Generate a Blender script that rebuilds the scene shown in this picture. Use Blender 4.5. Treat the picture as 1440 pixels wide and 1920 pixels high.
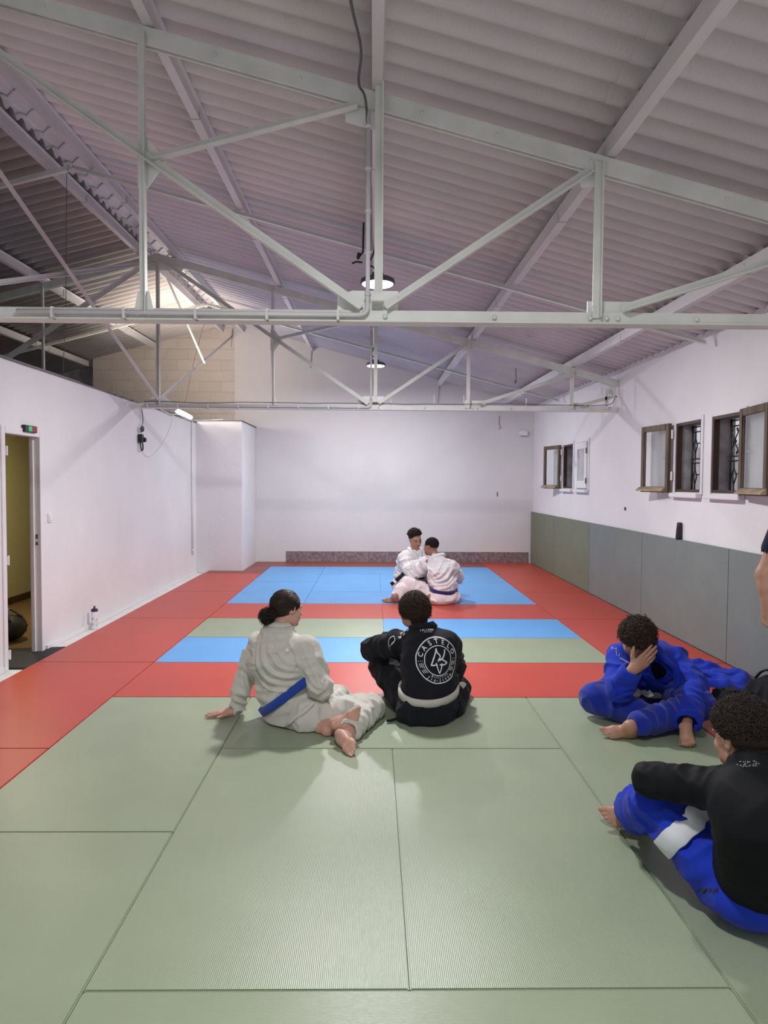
import bpy, bmesh, math, random
import numpy as np
from mathutils import Vector, Matrix
from mathutils.bvhtree import BVHTree
for o in list(bpy.data.objects): bpy.data.objects.remove(o)
SC = bpy.context.scene; COL = SC.collection
random.seed(4); RNG = np.random.default_rng(7)
PI = math.pi
V = Vector

# ------------------------------------------------------------------ camera
FPX, PITCH, YAW, ROLL, CAMH = 1342.2, .041696, .015306, .00614, 1.5615
cam = bpy.data.cameras.new('camera'); camo = bpy.data.objects.new('camera', cam); COL.objects.link(camo)
cam.sensor_fit = 'VERTICAL'; cam.sensor_height = 36; cam.sensor_width = 27
cam.lens = FPX/1920*36; cam.clip_start = .05; cam.clip_end = 200
_F = V((math.sin(YAW)*math.cos(PITCH), math.cos(YAW)*math.cos(PITCH), -math.sin(PITCH)))
_R = V((math.cos(YAW), -math.sin(YAW), 0)); _U = _R.cross(_F)
_R2 = math.cos(ROLL)*_R+math.sin(ROLL)*_U; _U2 = -math.sin(ROLL)*_R+math.cos(ROLL)*_U
camo.matrix_world = Matrix(((_R2.x,_U2.x,-_F.x,0),(_R2.y,_U2.y,-_F.y,0),(_R2.z,_U2.z,-_F.z,CAMH),(0,0,0,1)))
SC.camera = camo
def P(x, y, Y):
    """world point at distance Y down the room on the sight line of photo position (x, y)"""
    d = _F+_R2*((x-720)/FPX)-_U2*((y-960)/FPX)
    return V((0,0,CAMH))+d*(Y/d.y)

# ------------------------------------------------------------------ light and exposure
SC.view_settings.view_transform = 'Standard'; SC.view_settings.look = 'None'
SC.view_settings.gamma = 1; SC.view_settings.use_curve_mapping = False
SC.view_settings.exposure = 0.0
LAMP_W = 150.0
LAMPS = [(0.02, 1.45, 3.27, .46), (0.03, 6.45, 3.33, 1.0), (0.03, 11.5, 3.42, .8)]
TUBE_W = 62.0
wd = bpy.data.worlds.new('world'); SC.world = wd; wd.use_nodes = True
wd.node_tree.nodes['Background'].inputs[0].default_value = (.85, .86, .93, 1)
wd.node_tree.nodes['Background'].inputs[1].default_value = .70

# ------------------------------------------------------------------ materials
def mat(name, col, rough=.6, bump=None, var=None, metal=0, emit=None, spec=.5, sheen=0, trans=0):
    """bump=(kind, scale, strength, dist), var=(scale, amount[, stretch])"""
    m = bpy.data.materials.new(name); m.use_nodes = True
    nt = m.node_tree; N = nt.nodes; L = nt.links; b = N['Principled BSDF']
    b.inputs['Base Color'].default_value = (*col, 1); b.inputs['Roughness'].default_value = rough
    b.inputs['Metallic'].default_value = metal; b.inputs['Specular IOR Level'].default_value = spec
    if sheen: b.inputs['Sheen Weight'].default_value = sheen
    if trans: b.inputs['Transmission Weight'].default_value = trans
    if emit: b.inputs['Emission Color'].default_value = (*emit[0], 1); b.inputs['Emission Strength'].default_value = emit[1]
    tc = N.new('ShaderNodeTexCoord')
    if var:
        mp = N.new('ShaderNodeMapping'); L.new(tc.outputs['Object'], mp.inputs[0])
        st = var[2] if len(var) > 2 else (1,1,1)
        mp.inputs['Scale'].default_value = st
        n = N.new('ShaderNodeTexNoise'); n.inputs['Scale'].default_value = var[0]; n.inputs['Detail'].default_value = 6
        L.new(mp.outputs[0], n.inputs[0])
        mr = N.new('ShaderNodeMapRange'); mr.inputs[1].default_value = .3; mr.inputs[2].default_value = .7
        mr.inputs[3].default_value = 1-var[1]; mr.inputs[4].default_value = 1+var[1]*.5
        L.new(n.outputs[0], mr.inputs[0])
        vm = N.new('ShaderNodeVectorMath'); vm.operation = 'SCALE'; vm.inputs[0].default_value = col
        L.new(mr.outputs[0], vm.inputs['Scale']); L.new(vm.outputs[0], b.inputs['Base Color'])
    if bump:
        kind, sc, stn, dist = bump[:4]
        bp = N.new('ShaderNodeBump'); bp.inputs['Strength'].default_value = stn; bp.inputs['Distance'].default_value = dist
        if kind == 'noise':
            t = N.new('ShaderNodeTexNoise'); t.inputs['Scale'].default_value = sc; t.inputs['Detail'].default_value = 5
            L.new(tc.outputs['Object'], t.inputs[0]); L.new(t.outputs[0], bp.inputs['Height'])
        elif kind == 'weave':
            hs = []
            for ax in ('X','Y','Z'):
                w = N.new('ShaderNodeTexWave'); w.bands_direction = ax; w.inputs['Scale'].default_value = sc
                w.inputs['Distortion'].default_value = .6
                L.new(tc.outputs['Object'], w.inputs[0]); hs.append(w)
            a = N.new('ShaderNodeMath'); a.operation = 'ADD'; L.new(hs[0].outputs[1], a.inputs[0]); L.new(hs[1].outputs[1], a.inputs[1])
            c = N.new('ShaderNodeMath'); c.operation = 'ADD'; L.new(a.outputs[0], c.inputs[0]); L.new(hs[2].outputs[1], c.inputs[1])
            L.new(c.outputs[0], bp.inputs['Height'])
        elif kind == 'tatami':      # fine ribs along the mat's length, broken up like woven straw
            mp = N.new('ShaderNodeMapping'); mp.inputs['Scale'].default_value = (1,1,1); L.new(tc.outputs['Object'], mp.inputs[0])
            w = N.new('ShaderNodeTexWave'); w.bands_direction = 'Y'; w.inputs['Scale'].default_value = sc
            w.inputs['Distortion'].default_value = .35; w.inputs['Detail'].default_value = 2
            L.new(mp.outputs[0], w.inputs[0])
            mp2 = N.new('ShaderNodeMapping'); mp2.inputs['Scale'].default_value = (90, 260, 1); L.new(tc.outputs['Object'], mp2.inputs[0])
            n = N.new('ShaderNodeTexNoise'); n.inputs['Scale'].default_value = 1; n.inputs['Detail'].default_value = 3; L.new(mp2.outputs[0], n.inputs[0])
            a = N.new('ShaderNodeMath'); a.operation = 'MULTIPLY_ADD'; a.inputs[1].default_value = 1.2
            L.new(n.outputs[0], a.inputs[0]); L.new(w.outputs[1], a.inputs[2]); L.new(a.outputs[0], bp.inputs['Height'])
        L.new(bp.outputs[0], b.inputs['Normal'])
    return m

M = {}
M['plaster'] = mat('white_plaster', (.755,.74,.757), .75, ('noise', 14, .25, .01), (1.3, .05))
M['plaster_beige'] = mat('beige_plaster', (.70,.675,.675), .8, ('noise', 9, .3, .01), (1.1, .05))
M['steel'] = mat('cream_painted_steel', (.71,.735,.69), .5, ('noise', 40, .12, .004), (6, .10))
M['plate'] = mat('white_painted_plate', (.80,.83,.80), .45, None, (5, .05))
M['purlin'] = mat('white_painted_purlin', (.70,.69,.70), .55, None, (5, .10, (1,.25,1)))
M['galv'] = mat('grey_rod', (.5,.5,.5), .45, None, (8, .1))
M['dark'] = mat('black_plastic', (.012,.012,.014), .45)
M['cable_grey'] = mat('grey_cable', (.10,.10,.11), .5)
M['white_pl'] = mat('white_plastic', (.80,.80,.80), .4)
M['olive'] = mat('olive_wall_paint', (.46,.42,.24), .8, None, (2, .05))
M['wood'] = mat('weathered_brown_wood', (.125,.085,.052), .6, ('noise', 40, .3, .003), (18, .45, (1,1,.15)))
M['wood_dark'] = mat('dark_stained_wood', (.055,.026,.018), .5, None, (12, .3, (1,1,.2)))
M['wood_light'] = mat('weathered_pale_wood', (.36,.28,.18), .7, None, (20, .4, (1,.2,1)))
M['parquet'] = mat('parquet', (.20,.115,.055), .4, None, (5, .4, (1,6,1)))
M['iron'] = mat('wrought_iron', (.018,.016,.017), .5)
M['reveal'] = mat('grey_concrete', (.42,.40,.41), .9, ('noise', 30, .5, .01), (9, .35))
M['rubber'] = mat('black_rubber', (.02,.02,.022), .8, ('noise', 120, .4, .003), (60, .3))
M['pale_floor'] = mat('white_floor_paint', (.74,.74,.72), .5, ('noise', 12, .2, .005), (7, .10))
M['outside'] = mat('outside_render', (.80,.76,.78), .9, None, (3, .25))
M['leaf'] = mat('leaf_green', (.16,.26,.07), .8)
M['lens'] = mat('lamp_lens', (1,1,1), .3, emit=((1,.98,1), 26.0))
M['tubelens'] = mat('tube_lens', (1,1,1), .3, emit=((1,.96,.88), 14.0))
M['glass'] = mat('window_glass', (.93,.97,.96), .03, trans=1.0)
M['frost'] = mat('dusty_glass', (.50,.50,.53), .35, None, (9, .2))
M['led_green'] = mat('green_led', (.02,.35,.12), .4, emit=((.05,.75,.25), .22))
M['led_red'] = mat('red_led', (.4,.02,.03), .4, emit=((.8,.08,.12), .07))

def tatami(name, col, rough, stn, spec=.5):
    return mat(name, col, rough, ('tatami', 50, stn, .0016), (2.2, .07), spec=spec)
M['mat_green'] = tatami('green_tatami_vinyl', (.282,.337,.230), .36, .20)
M['mat_red'] = tatami('red_tatami_vinyl', (.47,.058,.038), .38, .13, .35)
M['mat_blue'] = tatami('blue_tatami_vinyl', (.11,.345,.70), .40, .13, .35)
M['mat_brown'] = tatami('brown_red_tatami_vinyl', (.25,.062,.050), .40, .25, .35)
M['pad_grey'] = tatami('grey_pad_vinyl', (.195,.225,.215), .6, .18, .3)
M['pad_olive'] = tatami('olive_pad_vinyl', (.175,.20,.14), .6, .18, .3)

def mat_roof():
    m = bpy.data.materials.new('painted_fibre_cement'); m.use_nodes = True
    nt = m.node_tree; N = nt.nodes; L = nt.links; b = N['Principled BSDF']; b.inputs['Roughness'].default_value = .75
    tc = N.new('ShaderNodeTexCoord')
    n1 = N.new('ShaderNodeTexNoise'); n1.inputs['Scale'].default_value = 1.1; n1.inputs['Detail'].default_value = 4; L.new(tc.outputs['Object'], n1.inputs[0])
    r1 = N.new('ShaderNodeValToRGB'); r1.color_ramp.elements[0].position = .35; r1.color_ramp.elements[0].color = (.74,.70,.71,1)
    r1.color_ramp.elements[1].position = .7; r1.color_ramp.elements[1].color = (.86,.82,.83,1); L.new(n1.outputs[0], r1.inputs[0])
    n2 = N.new('ShaderNodeTexNoise'); n2.inputs['Scale'].default_value = 2.3; n2.inputs['Detail'].default_value = 2; L.new(tc.outputs['Object'], n2.inputs[0])
    n3 = N.new('ShaderNodeTexNoise'); n3.inputs['Scale'].default_value = 55; n3.inputs['Detail'].default_value = 3; L.new(tc.outputs['Object'], n3.inputs[0])
    r2 = N.new('ShaderNodeMapRange'); r2.inputs[1].default_value = .66; r2.inputs[2].default_value = .78; L.new(n2.outputs[0], r2.inputs[0])
    r3 = N.new('ShaderNodeMapRange'); r3.inputs[1].default_value = .45; r3.inputs[2].default_value = .6; L.new(n3.outputs[0], r3.inputs[0])
    mu = N.new('ShaderNodeMath'); mu.operation = 'MULTIPLY'; L.new(r2.outputs[0], mu.inputs[0]); L.new(r3.outputs[0], mu.inputs[1])
    m2 = N.new('ShaderNodeMath'); m2.operation = 'MULTIPLY'; m2.inputs[1].default_value = .5; L.new(mu.outputs[0], m2.inputs[0])
    mx = N.new('ShaderNodeMix'); mx.data_type = 'RGBA'; L.new(m2.outputs[0], mx.inputs[0]); L.new(r1.outputs[0], mx.inputs[6]); mx.inputs[7].default_value = (.30,.28,.26,1)
    L.new(mx.outputs[2], b.inputs['Base Color'])
    bp = N.new('ShaderNodeBump'); bp.inputs['Strength'].default_value = .25; bp.inputs['Distance'].default_value = .006
    L.new(n3.outputs[0], bp.inputs['Height']); L.new(bp.outputs[0], b.inputs['Normal'])
    return m
M['roof'] = mat_roof()

def mat_block():
    m = bpy.data.materials.new('painted_concrete_blocks'); m.use_nodes = True
    nt = m.node_tree; N = nt.nodes; L = nt.links; b = N['Principled BSDF']; b.inputs['Roughness'].default_value = .85
    tc = N.new('ShaderNodeTexCoord'); mp = N.new('ShaderNodeMapping'); mp.inputs['Rotation'].default_value = (PI/2,0,0); L.new(tc.outputs['Object'], mp.inputs[0])
    br = N.new('ShaderNodeTexBrick'); br.inputs['Scale'].default_value = 1; br.inputs['Brick Width'].default_value = .42; br.inputs['Row Height'].default_value = .205
    br.inputs['Mortar Size'].default_value = .006; br.inputs['Color1'].default_value = (.66,.60,.56,1); br.inputs['Color2'].default_value = (.61,.56,.52,1)
    br.inputs['Mortar'].default_value = (.57,.52,.49,1); L.new(mp.outputs[0], br.inputs[0]); L.new(br.outputs[0], b.inputs['Base Color'])
    n = N.new('ShaderNodeTexNoise'); n.inputs['Scale'].default_value = 22; L.new(tc.outputs['Object'], n.inputs[0])
    ad = N.new('ShaderNodeMath'); ad.operation = 'MULTIPLY_ADD'; ad.inputs[1].default_value = -1; L.new(br.outputs[1], ad.inputs[0]); L.new(n.outputs[0], ad.inputs[2])
    bp = N.new('ShaderNodeBump'); bp.inputs['Strength'].default_value = .8; bp.inputs['Distance'].default_value = .012
    L.new(ad.outputs[0], bp.inputs['Height']); L.new(bp.outputs[0], b.inputs['Normal'])
    return m
M['block'] = mat_block()

def mat_tile():
    m = bpy.data.materials.new('mauve_skirting_tile'); m.use_nodes = True
    nt = m.node_tree; N = nt.nodes; L = nt.links; b = N['Principled BSDF']; b.inputs['Roughness'].default_value = .22
    tc = N.new('ShaderNodeTexCoord')
    n = N.new('ShaderNodeTexNoise'); n.inputs['Scale'].default_value = 16; n.inputs['Detail'].default_value = 6; L.new(tc.outputs['Object'], n.inputs[0])
    r = N.new('ShaderNodeValToRGB'); r.color_ramp.elements[0].position = .35; r.color_ramp.elements[0].color = (.17,.12,.13,1)
    r.color_ramp.elements[1].position = .7; r.color_ramp.elements[1].color = (.33,.26,.27,1); L.new(n.outputs[0], r.inputs[0]); L.new(r.outputs[0], b.inputs['Base Color'])
    return m
M['tile'] = mat_tile()

# ------------------------------------------------------------------ object helpers
def finish(bm, name, material, parent=None, smooth=False, recalc=True):
    if recalc: bmesh.ops.recalc_face_normals(bm, faces=bm.faces)
    me = bpy.data.meshes.new(name); bm.to_mesh(me); bm.free()
    if smooth:
        for p in me.polygons: p.use_smooth = True
    me.materials.append(M[material] if isinstance(material, str) else material)
    o = bpy.data.objects.new(name, me); COL.objects.link(o)
    if parent:
        o.parent = parent; o.matrix_parent_inverse = Matrix.Translation(-parent.location) if parent.type == 'EMPTY' else Matrix()
    return o
def npmesh(name, verts, faces, material, parent=None, smooth=True):
    me = bpy.data.meshes.new(name)
    verts = np.asarray(verts, dtype=np.float32); faces = np.asarray(faces, dtype=np.int32)
    nf, k = faces.shape
    me.vertices.add(len(verts)); me.vertices.foreach_set('co', verts.ravel())
    me.loops.add(nf*k); me.loops.foreach_set('vertex_index', faces.ravel())
    me.polygons.add(nf); me.polygons.foreach_set('loop_start', np.arange(0, nf*k, k, dtype=np.int32))
    me.polygons.foreach_set('loop_total', np.full(nf, k, dtype=np.int32))
    if smooth: me.polygons.foreach_set('use_smooth', np.ones(nf, dtype=bool))
    me.update(calc_edges=True); me.validate()
    me.materials.append(M[material] if isinstance(material, str) else material)
    o = bpy.data.objects.new(name, me); COL.objects.link(o)
    if parent:
        o.parent = parent; o.matrix_parent_inverse = Matrix.Translation(-parent.location) if parent.type == 'EMPTY' else Matrix()
    return o
def tag(o, label=None, cat=None, group=None, kind=None):
    if label: o['label'] = label
    if cat: o['category'] = cat
    if group: o['group'] = group
    if kind: o['kind'] = kind
    return o
def empty(name, loc, label=None, cat=None, group=None):
    o = bpy.data.objects.new(name, None); COL.objects.link(o); o.location = loc; o.empty_display_size = .1
    return tag(o, label, cat, group)
def box(bm, x0, x1, y0, y1, z0, z1, bev=0, mtx=None):
    r = bmesh.ops.create_cube(bm, size=1)
    T = Matrix.Translation(((x0+x1)/2, (y0+y1)/2, (z0+z1)/2)) @ Matrix.Diagonal((x1-x0, y1-y0, z1-z0, 1))
    bmesh.ops.transform(bm, matrix=(mtx @ T) if mtx else T, verts=r['verts'])
    if bev:
        es = list({e for v in r['verts'] for e in v.link_edges})
        bmesh.ops.bevel(bm, geom=es, offset=bev, segments=2, affect='EDGES', clamp_overlap=True)
def BM(): return bmesh.new()
def frame_of(d, up=V((0,0,1))):
    d = V(d).normalized(); up = V(up)
    if abs(d.dot(up)) > .995: up = V((0,1,0))
    s = d.cross(up).normalized(); u = s.cross(d).normalized()
    return d, s, u
def extrude_profile(bm, prof, p0, p1, up=V((0,0,1)), ev=None):
    """closed 2-D profile (side, up) swept straight from p0 to p1"""
    p0, p1 = V(p0), V(p1); d, s, u = frame_of(p1-p0, up)
    if ev is not None: s, u = ev
    a = [bm.verts.new(p0+s*x+u*y) for x, y in prof]; b = [bm.verts.new(p1+s*x+u*y) for x, y in prof]
    n = len(prof)
    for i in range(n): bm.faces.new((a[i], a[(i+1) % n], b[(i+1) % n], b[i]))
    bm.faces.new(a); bm.faces.new(b[::-1])
def Lprof(w, h, t): return [(0,0),(w,0),(w,t),(t,t),(t,h),(0,h)]
def tube(bm, pts, r, seg=8, caps=True):
    pts = [V(p) for p in pts]; rs = r if isinstance(r, (list, tuple)) else [r]*len(pts)
    rings = []; prev = None
    for i, p in enumerate(pts):
        d = (pts[min(i+1, len(pts)-1)]-pts[max(i-1, 0)])
        if d.length < 1e-9: d = V((0,0,1))
        d.normalize()
        if prev is None: _, s, u = frame_of(d)
        else:
            s = prev-d*prev.dot(d)
            s = s.normalized() if s.length > 1e-6 else frame_of(d)[1]
            u = s.cross(d)
        prev = s
        rings.append([bm.verts.new(p+(s*math.cos(a)+u*math.sin(a))*rs[i]) for a in [2*PI*k/seg for k in range(seg)]])
    for a, b in zip(rings, rings[1:]):
        for k in range(seg): bm.faces.new((a[k], a[(k+1) % seg], b[(k+1) % seg], b[k]))
    if caps: bm.faces.new(rings[0]); bm.faces.new(rings[-1][::-1])
def lathe(bm, prof, c=(0,0,0), seg=24, mtx=None):
    c = V(c); rings = []
    for r, z in prof:
        rings.append([bm.verts.new((mtx @ V((r*math.cos(a), r*math.sin(a), z)) if mtx else V((r*math.cos(a), r*math.sin(a), z)))+c) for a in [2*PI*k/seg for k in range(seg)]])
    for a, b in zip(rings, rings[1:]):
        for k in range(seg): bm.faces.new((a[k], a[(k+1) % seg], b[(k+1) % seg], b[k]))
    bm.faces.new(rings[0]); bm.faces.new(rings[-1][::-1])
def ballat(bm, c, r, sx=1, sy=1, sz=1, seg=10):
    rr = bmesh.ops.create_uvsphere(bm, u_segments=seg, v_segments=max(4, seg//2+1), radius=r)
    bmesh.ops.transform(bm, matrix=Matrix.Translation(c) @ Matrix.Diagonal((sx,sy,sz,1)), verts=rr['verts'])
def smooth_path(pts, n=8):
    pts = [V(p) for p in pts]; out = []
    q = [pts[0]]+pts+[pts[-1]]
    for i in range(1, len(q)-2):
        for k in range(n):
            t = k/n; a, b, c, d = q[i-1], q[i], q[i+1], q[i+2]
            out.append(.5*((2*b)+(c-a)*t+(2*a-5*b+4*c-d)*t*t+(3*b-a-3*c+d)*t**3))
    out.append(pts[-1]); return out

# ------------------------------------------------------------------ building shell
YB = 13.95; XR = 3.13; XL = -3.08; XRIDGE = -2.72; FZ = -.045
def zc(X, Y):        # centre line of the trusses' top chords
    return 3.555-.262*X+.0114*Y if X >= XRIDGE else 3.555-.262*(2*XRIDGE-X)+.0114*Y
def wall_holes(name, axis, pos, depth, a0, a1, ztop, holes, material, z0=FZ):
    """wall in plane axis=pos, thick towards pos+depth, rectangular holes [(a0,a1,z0,z1)], sloping top via ztop(a)"""
    bm = BM(); cuts = sorted({a0, a1, *[h[0] for h in holes], *[h[1] for h in holes]})
    def pt(a, z, d): return V((pos+d, a, z)) if axis == 'x' else V((a, pos+d, z))
    zs = sorted({z0, *[h[2] for h in holes], *[h[3] for h in holes]})
    for i in range(len(cuts)-1):
        A, B = cuts[i], cuts[i+1]
        zz = zs+[None]
        for j in range(len(zz)-1):
            lo, hi = zz[j], zz[j+1]
            mid = (A+B)/2
            if hi is not None and any(h[0] <= mid <= h[1] and h[2] <= (lo+hi)/2 <= h[3] for h in holes): continue
            za, zb = (hi, hi) if hi is not None else (ztop(A), ztop(B))
            for d in (0, depth):
                bm.faces.new([bm.verts.new(pt(A, lo, d)), bm.verts.new(pt(B, lo, d)), bm.verts.new(pt(B, zb, d)), bm.verts.new(pt(A, za, d))])
    for h in holes:
        for (p, q) in (((h[0],h[2]),(h[1],h[2])),((h[1],h[2]),(h[1],h[3])),((h[1],h[3]),(h[0],h[3])),((h[0],h[3]),(h[0],h[2]))):
            bm.faces.new([bm.verts.new(pt(p[0],p[1],0)), bm.verts.new(pt(q[0],q[1],0)), bm.verts.new(pt(q[0],q[1],depth)), bm.verts.new(pt(p[0],p[1],depth))])
    for (A, B) in ((a0, a0), (a1, a1)):
        bm.faces.new([bm.verts.new(pt(A, z0, 0)), bm.verts.new(pt(A, ztop(A), 0)), bm.verts.new(pt(A, ztop(A), depth)), bm.verts.new(pt(A, z0, depth))])
    bm.faces.new([bm.verts.new(pt(a0, ztop(a0), 0)), bm.verts.new(pt(a1, ztop(a1), 0)), bm.verts.new(pt(a1, ztop(a1), depth)), bm.verts.new(pt(a0, ztop(a0), depth))])
    bmesh.ops.remove_doubles(bm, verts=bm.verts, dist=1e-5)
    return tag(finish(bm, name, material), kind='structure')

# floor slab
bm = BM(); box(bm, -8.4, XR, -1.5, YB+.6, FZ-.15, FZ)
tag(finish(bm, 'floor', 'pale_floor'), kind='structure')
WZ0, WZ1 = 1.48, 2.18
HOLES = [(6.80,7.37,WZ0,WZ1), (6.01,6.58,WZ0,WZ1), (11.18,11.75,WZ0,WZ1), (10.38,10.95,WZ0,WZ1)]
wall_holes('wall_right', 'x', XR, .20, -1.5, YB, lambda a: zc(XR+.10, a)+.215, HOLES, 'plaster')
# back wall: plastered part and the concrete-block part beyond the partition
bm = BM()
top = [(-2.68, zc(-2.68,YB)+.215), (XR+.2, zc(XR+.2,YB)+.215)]
for d in (0, .2):
    bm.faces.new([bm.verts.new((-2.68,YB+d,FZ)), bm.verts.new((XR+.2,YB+d,FZ)), bm.verts.new((XR+.2,YB+d,top[1][1])), bm.verts.new((-2.68,YB+d,top[0][1]))])
bm.faces.new([bm.verts.new((-2.68,YB,FZ)), bm.verts.new((-2.68,YB+.2,FZ)), bm.verts.new((-2.68,YB+.2,top[0][1])), bm.verts.new((-2.68,YB,top[0][1]))])
tag(finish(bm, 'wall_back', 'plaster_beige'), kind='structure')
bm = BM()
extrude_profile(bm, [(-5.4,FZ),(-2.68,FZ),(-2.68,zc(-2.68,YB)+.205),(-5.4,zc(-5.4,YB)+.205)], (0,YB+.001,0), (0,YB+.2,0), ev=(V((1,0,0)),V((0,0,1))))
tag(finish(bm, 'wall_back_left', 'block'), kind='structure')
bm = BM()
extrude_profile(bm, [(-8.4,FZ),(-5.3,FZ),(-5.3,zc(-5.3,YB)+.2),(-8.4,zc(-8.4,YB)+.2)], (0,YB+.55,0), (0,YB+.65,0), ev=(V((1,0,0)),V((0,0,1))))
box(bm, -8.5, -8.4, -1.5, YB+.65, FZ, zc(-8.4,7)+.2)
tag(finish(bm, 'wall_far_left', 'reveal'), kind='structure')
# partition with the doorway
DY0, DY1, DZ = 6.02, 6.66, 1.965
wall_holes('wall_left', 'x', XL, -.08, -1.5, 12.5, lambda a: 2.575, [(DY0, DY1, FZ, DZ)], 'plaster')
# square pier at the end of the partition
bm = BM(); box(bm, -3.22, -2.28, 12.5, YB, FZ, 2.60, .008)
tag(finish(bm, 'wall_pier', 'plaster'), kind='structure')
# ceiling of the low rooms on the left, their hallway wall and parquet
bm = BM(); box(bm, -8.4, XL-.08, -1.5, YB, 2.36, 2.50)
tag(finish(bm, 'ceiling_low', 'reveal'), kind='structure')
bm = BM(); box(bm, -4.75, -4.65, 3.5, 12.4, FZ, 2.36); box(bm, -4.65, XL-.08, 12.3, 12.4, FZ, 2.36); box(bm, -4.65, XL-.08, 3.5, 3.6, FZ, 2.36)
tag(finish(bm, 'wall_hallway', 'olive'), kind='structure')
bm = BM(); box(bm, -4.65, XL-.09, 3.6, 12.3, FZ, FZ+.012)
tag(finish(bm, 'floor_hallway', 'parquet'), kind='structure')
bm = BM(); box(bm, -4.648, -4.63, 3.6, 12.3, FZ+.012, FZ+.10)
tag(finish(bm, 'baseboard_hallway', 'wood_dark'), kind='structure')
# skirtings: timber strip on the partition's floor joint, cap on its top edge, tiles under the back wall
bm = BM(); box(bm, XL, XL+.02, DY1+.08, 12.49, FZ, FZ+.05, .004); box(bm, XL, XL+.02, -1.5, DY0-.07, FZ, FZ+.05, .004)
tag(finish(bm, 'baseboard_left', 'plaster'), kind='structure')
bm = BM()
random.seed(3)
y = -1.4
while y < 12.4:
    l = random.uniform(.5, 1.1); w = random.uniform(.005, .02)
    box(bm, XL-.09, XL+w, y, min(y+l-.004, 12.5), 2.57, 2.584+random.uniform(0,.008)); y += l
box(bm, XL, -2.27, 12.485, 12.52, 2.60, 2.613); box(bm, -2.30, -2.265, 12.52, YB, 2.60, 2.612)
tag(finish(bm, 'trim_1', 'cable_grey'), kind='structure')
x = -1.69; k = 0
bm = BM()
while x < 3.05:
    w = min(.395, 3.07-x); box(bm, x, x+w-.004, YB-.014, YB-.001, -.04, .205, .002); x += .395
tag(finish(bm, 'baseboard_back', 'tile'), kind='structure')

# corrugated roof
def corr_strip(verts, faces, xa, xb, y0, y1, dz, nx=2, pitch=.177, amp=.027):
    ny = int((y1-y0)/pitch*10); ys = np.linspace(y0, y1, ny); xs = np.linspace(xa, xb, nx)
    w = np.cos(2*np.pi*ys/pitch); w = np.sign(w)*np.abs(w)**.8*amp
    for side in (0, .007):
        b = len(verts)
        for x in xs:
            for yy, ww in zip(ys, w): verts.append((x, yy, zc(x, yy)+dz+ww+side))
        for i in range(nx-1):
            for j in range(ny-1):
                a = b+i*ny+j; f = (a, a+1, a+ny+1, a+ny)
                faces.append(f if side == 0 else f[::-1])
    n = nx*ny; b0 = len(verts)-2*n
    for i in (0, nx-1):
        for j in range(ny-1):
            a = b0+i*ny+j; faces.append((a, a+1, a+1+n, a+n))
DZR = .19
vs, fs = [], []
xr = [-2.56, -1.2, 0, 1.26, 2.55, 3.6]
for i in range(5):
    a, b = xr[i]-(.12 if i else 0), xr[i+1]+.05
    corr_strip(vs, fs, a, b, -1.5, YB+.02, DZR+.006*(1-i % 2) if False else DZR-.0035*(i % 2)+.262*0)
xl = [-2.88, -4.2, -5.5, -6.9, -8.45]
for i in range(4):
    a, b = xl[i]+(.12 if i else 0), xl[i+1]-.05
    corr_strip(vs, fs, a, b, -1.5, YB+.6, DZR-.0035*(i % 2))
tag(npmesh('ceiling', vs, fs, 'roof'), kind='structure')
# ridge: overlapping cranked ridge pieces
bm = BM(); y = -1.5; k = 0
while y < YB:
    zt = zc(XRIDGE, y)+DZR+.075
    for sgn in (-1, 1):
        n = 6; rows = []
        for (yy, dz) in ((y, 0), (y+.36, .018)):
            row = []
            for j in range(n+1):
                t = j/n; X = XRIDGE+sgn*t*.27
                row.append(bm.verts.new((X, yy+(.03*math.sin(t*PI*1.0)), zt+dz-t*.085-(.02*math.cos(t*2*PI*2)) )))
            rows.append(row)
        low = [bm.verts.new(v.co+V((0,0,-.012))) for v in rows[0]]
        for j in range(n):
            bm.faces.new((rows[0][j], rows[0][j+1], rows[1][j+1], rows[1][j]))
            bm.faces.new((rows[0][j], rows[0][j+1], low[j+1], low[j]))
    y += .30; k += 1
tag(finish(bm, 'trim_2', 'roof', smooth=False), kind='structure')

# outside seen through the barred windows
bm = BM(); box(bm, 7.0, 7.1, -2, 26, -1, 2.35)
tag(finish(bm, 'wall_neighbour', 'outside'), kind='structure')
bm = BM(); box(bm, XR+.20, 7.0, -2, 26, -.3, -.15)
tag(finish(bm, 'floor_outside', 'reveal'), kind='structure')
bm = BM(); random.seed(9)
for i in range(70):
    c = V((4.6+random.uniform(-.2,.2), 11.6+random.uniform(-.9,.9), 1.2+random.uniform(-.9,.6)))
    ballat(bm, c, random.uniform(.05,.13), seg=6)
tag((tube(bm, [(4.6,11.6,-.14),(4.62,11.62,1.2)], .03, 6), finish(bm, 'shrub', 'leaf'))[1], 'green shrub growing outside, glimpsed through the barred window', 'shrub')
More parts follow.
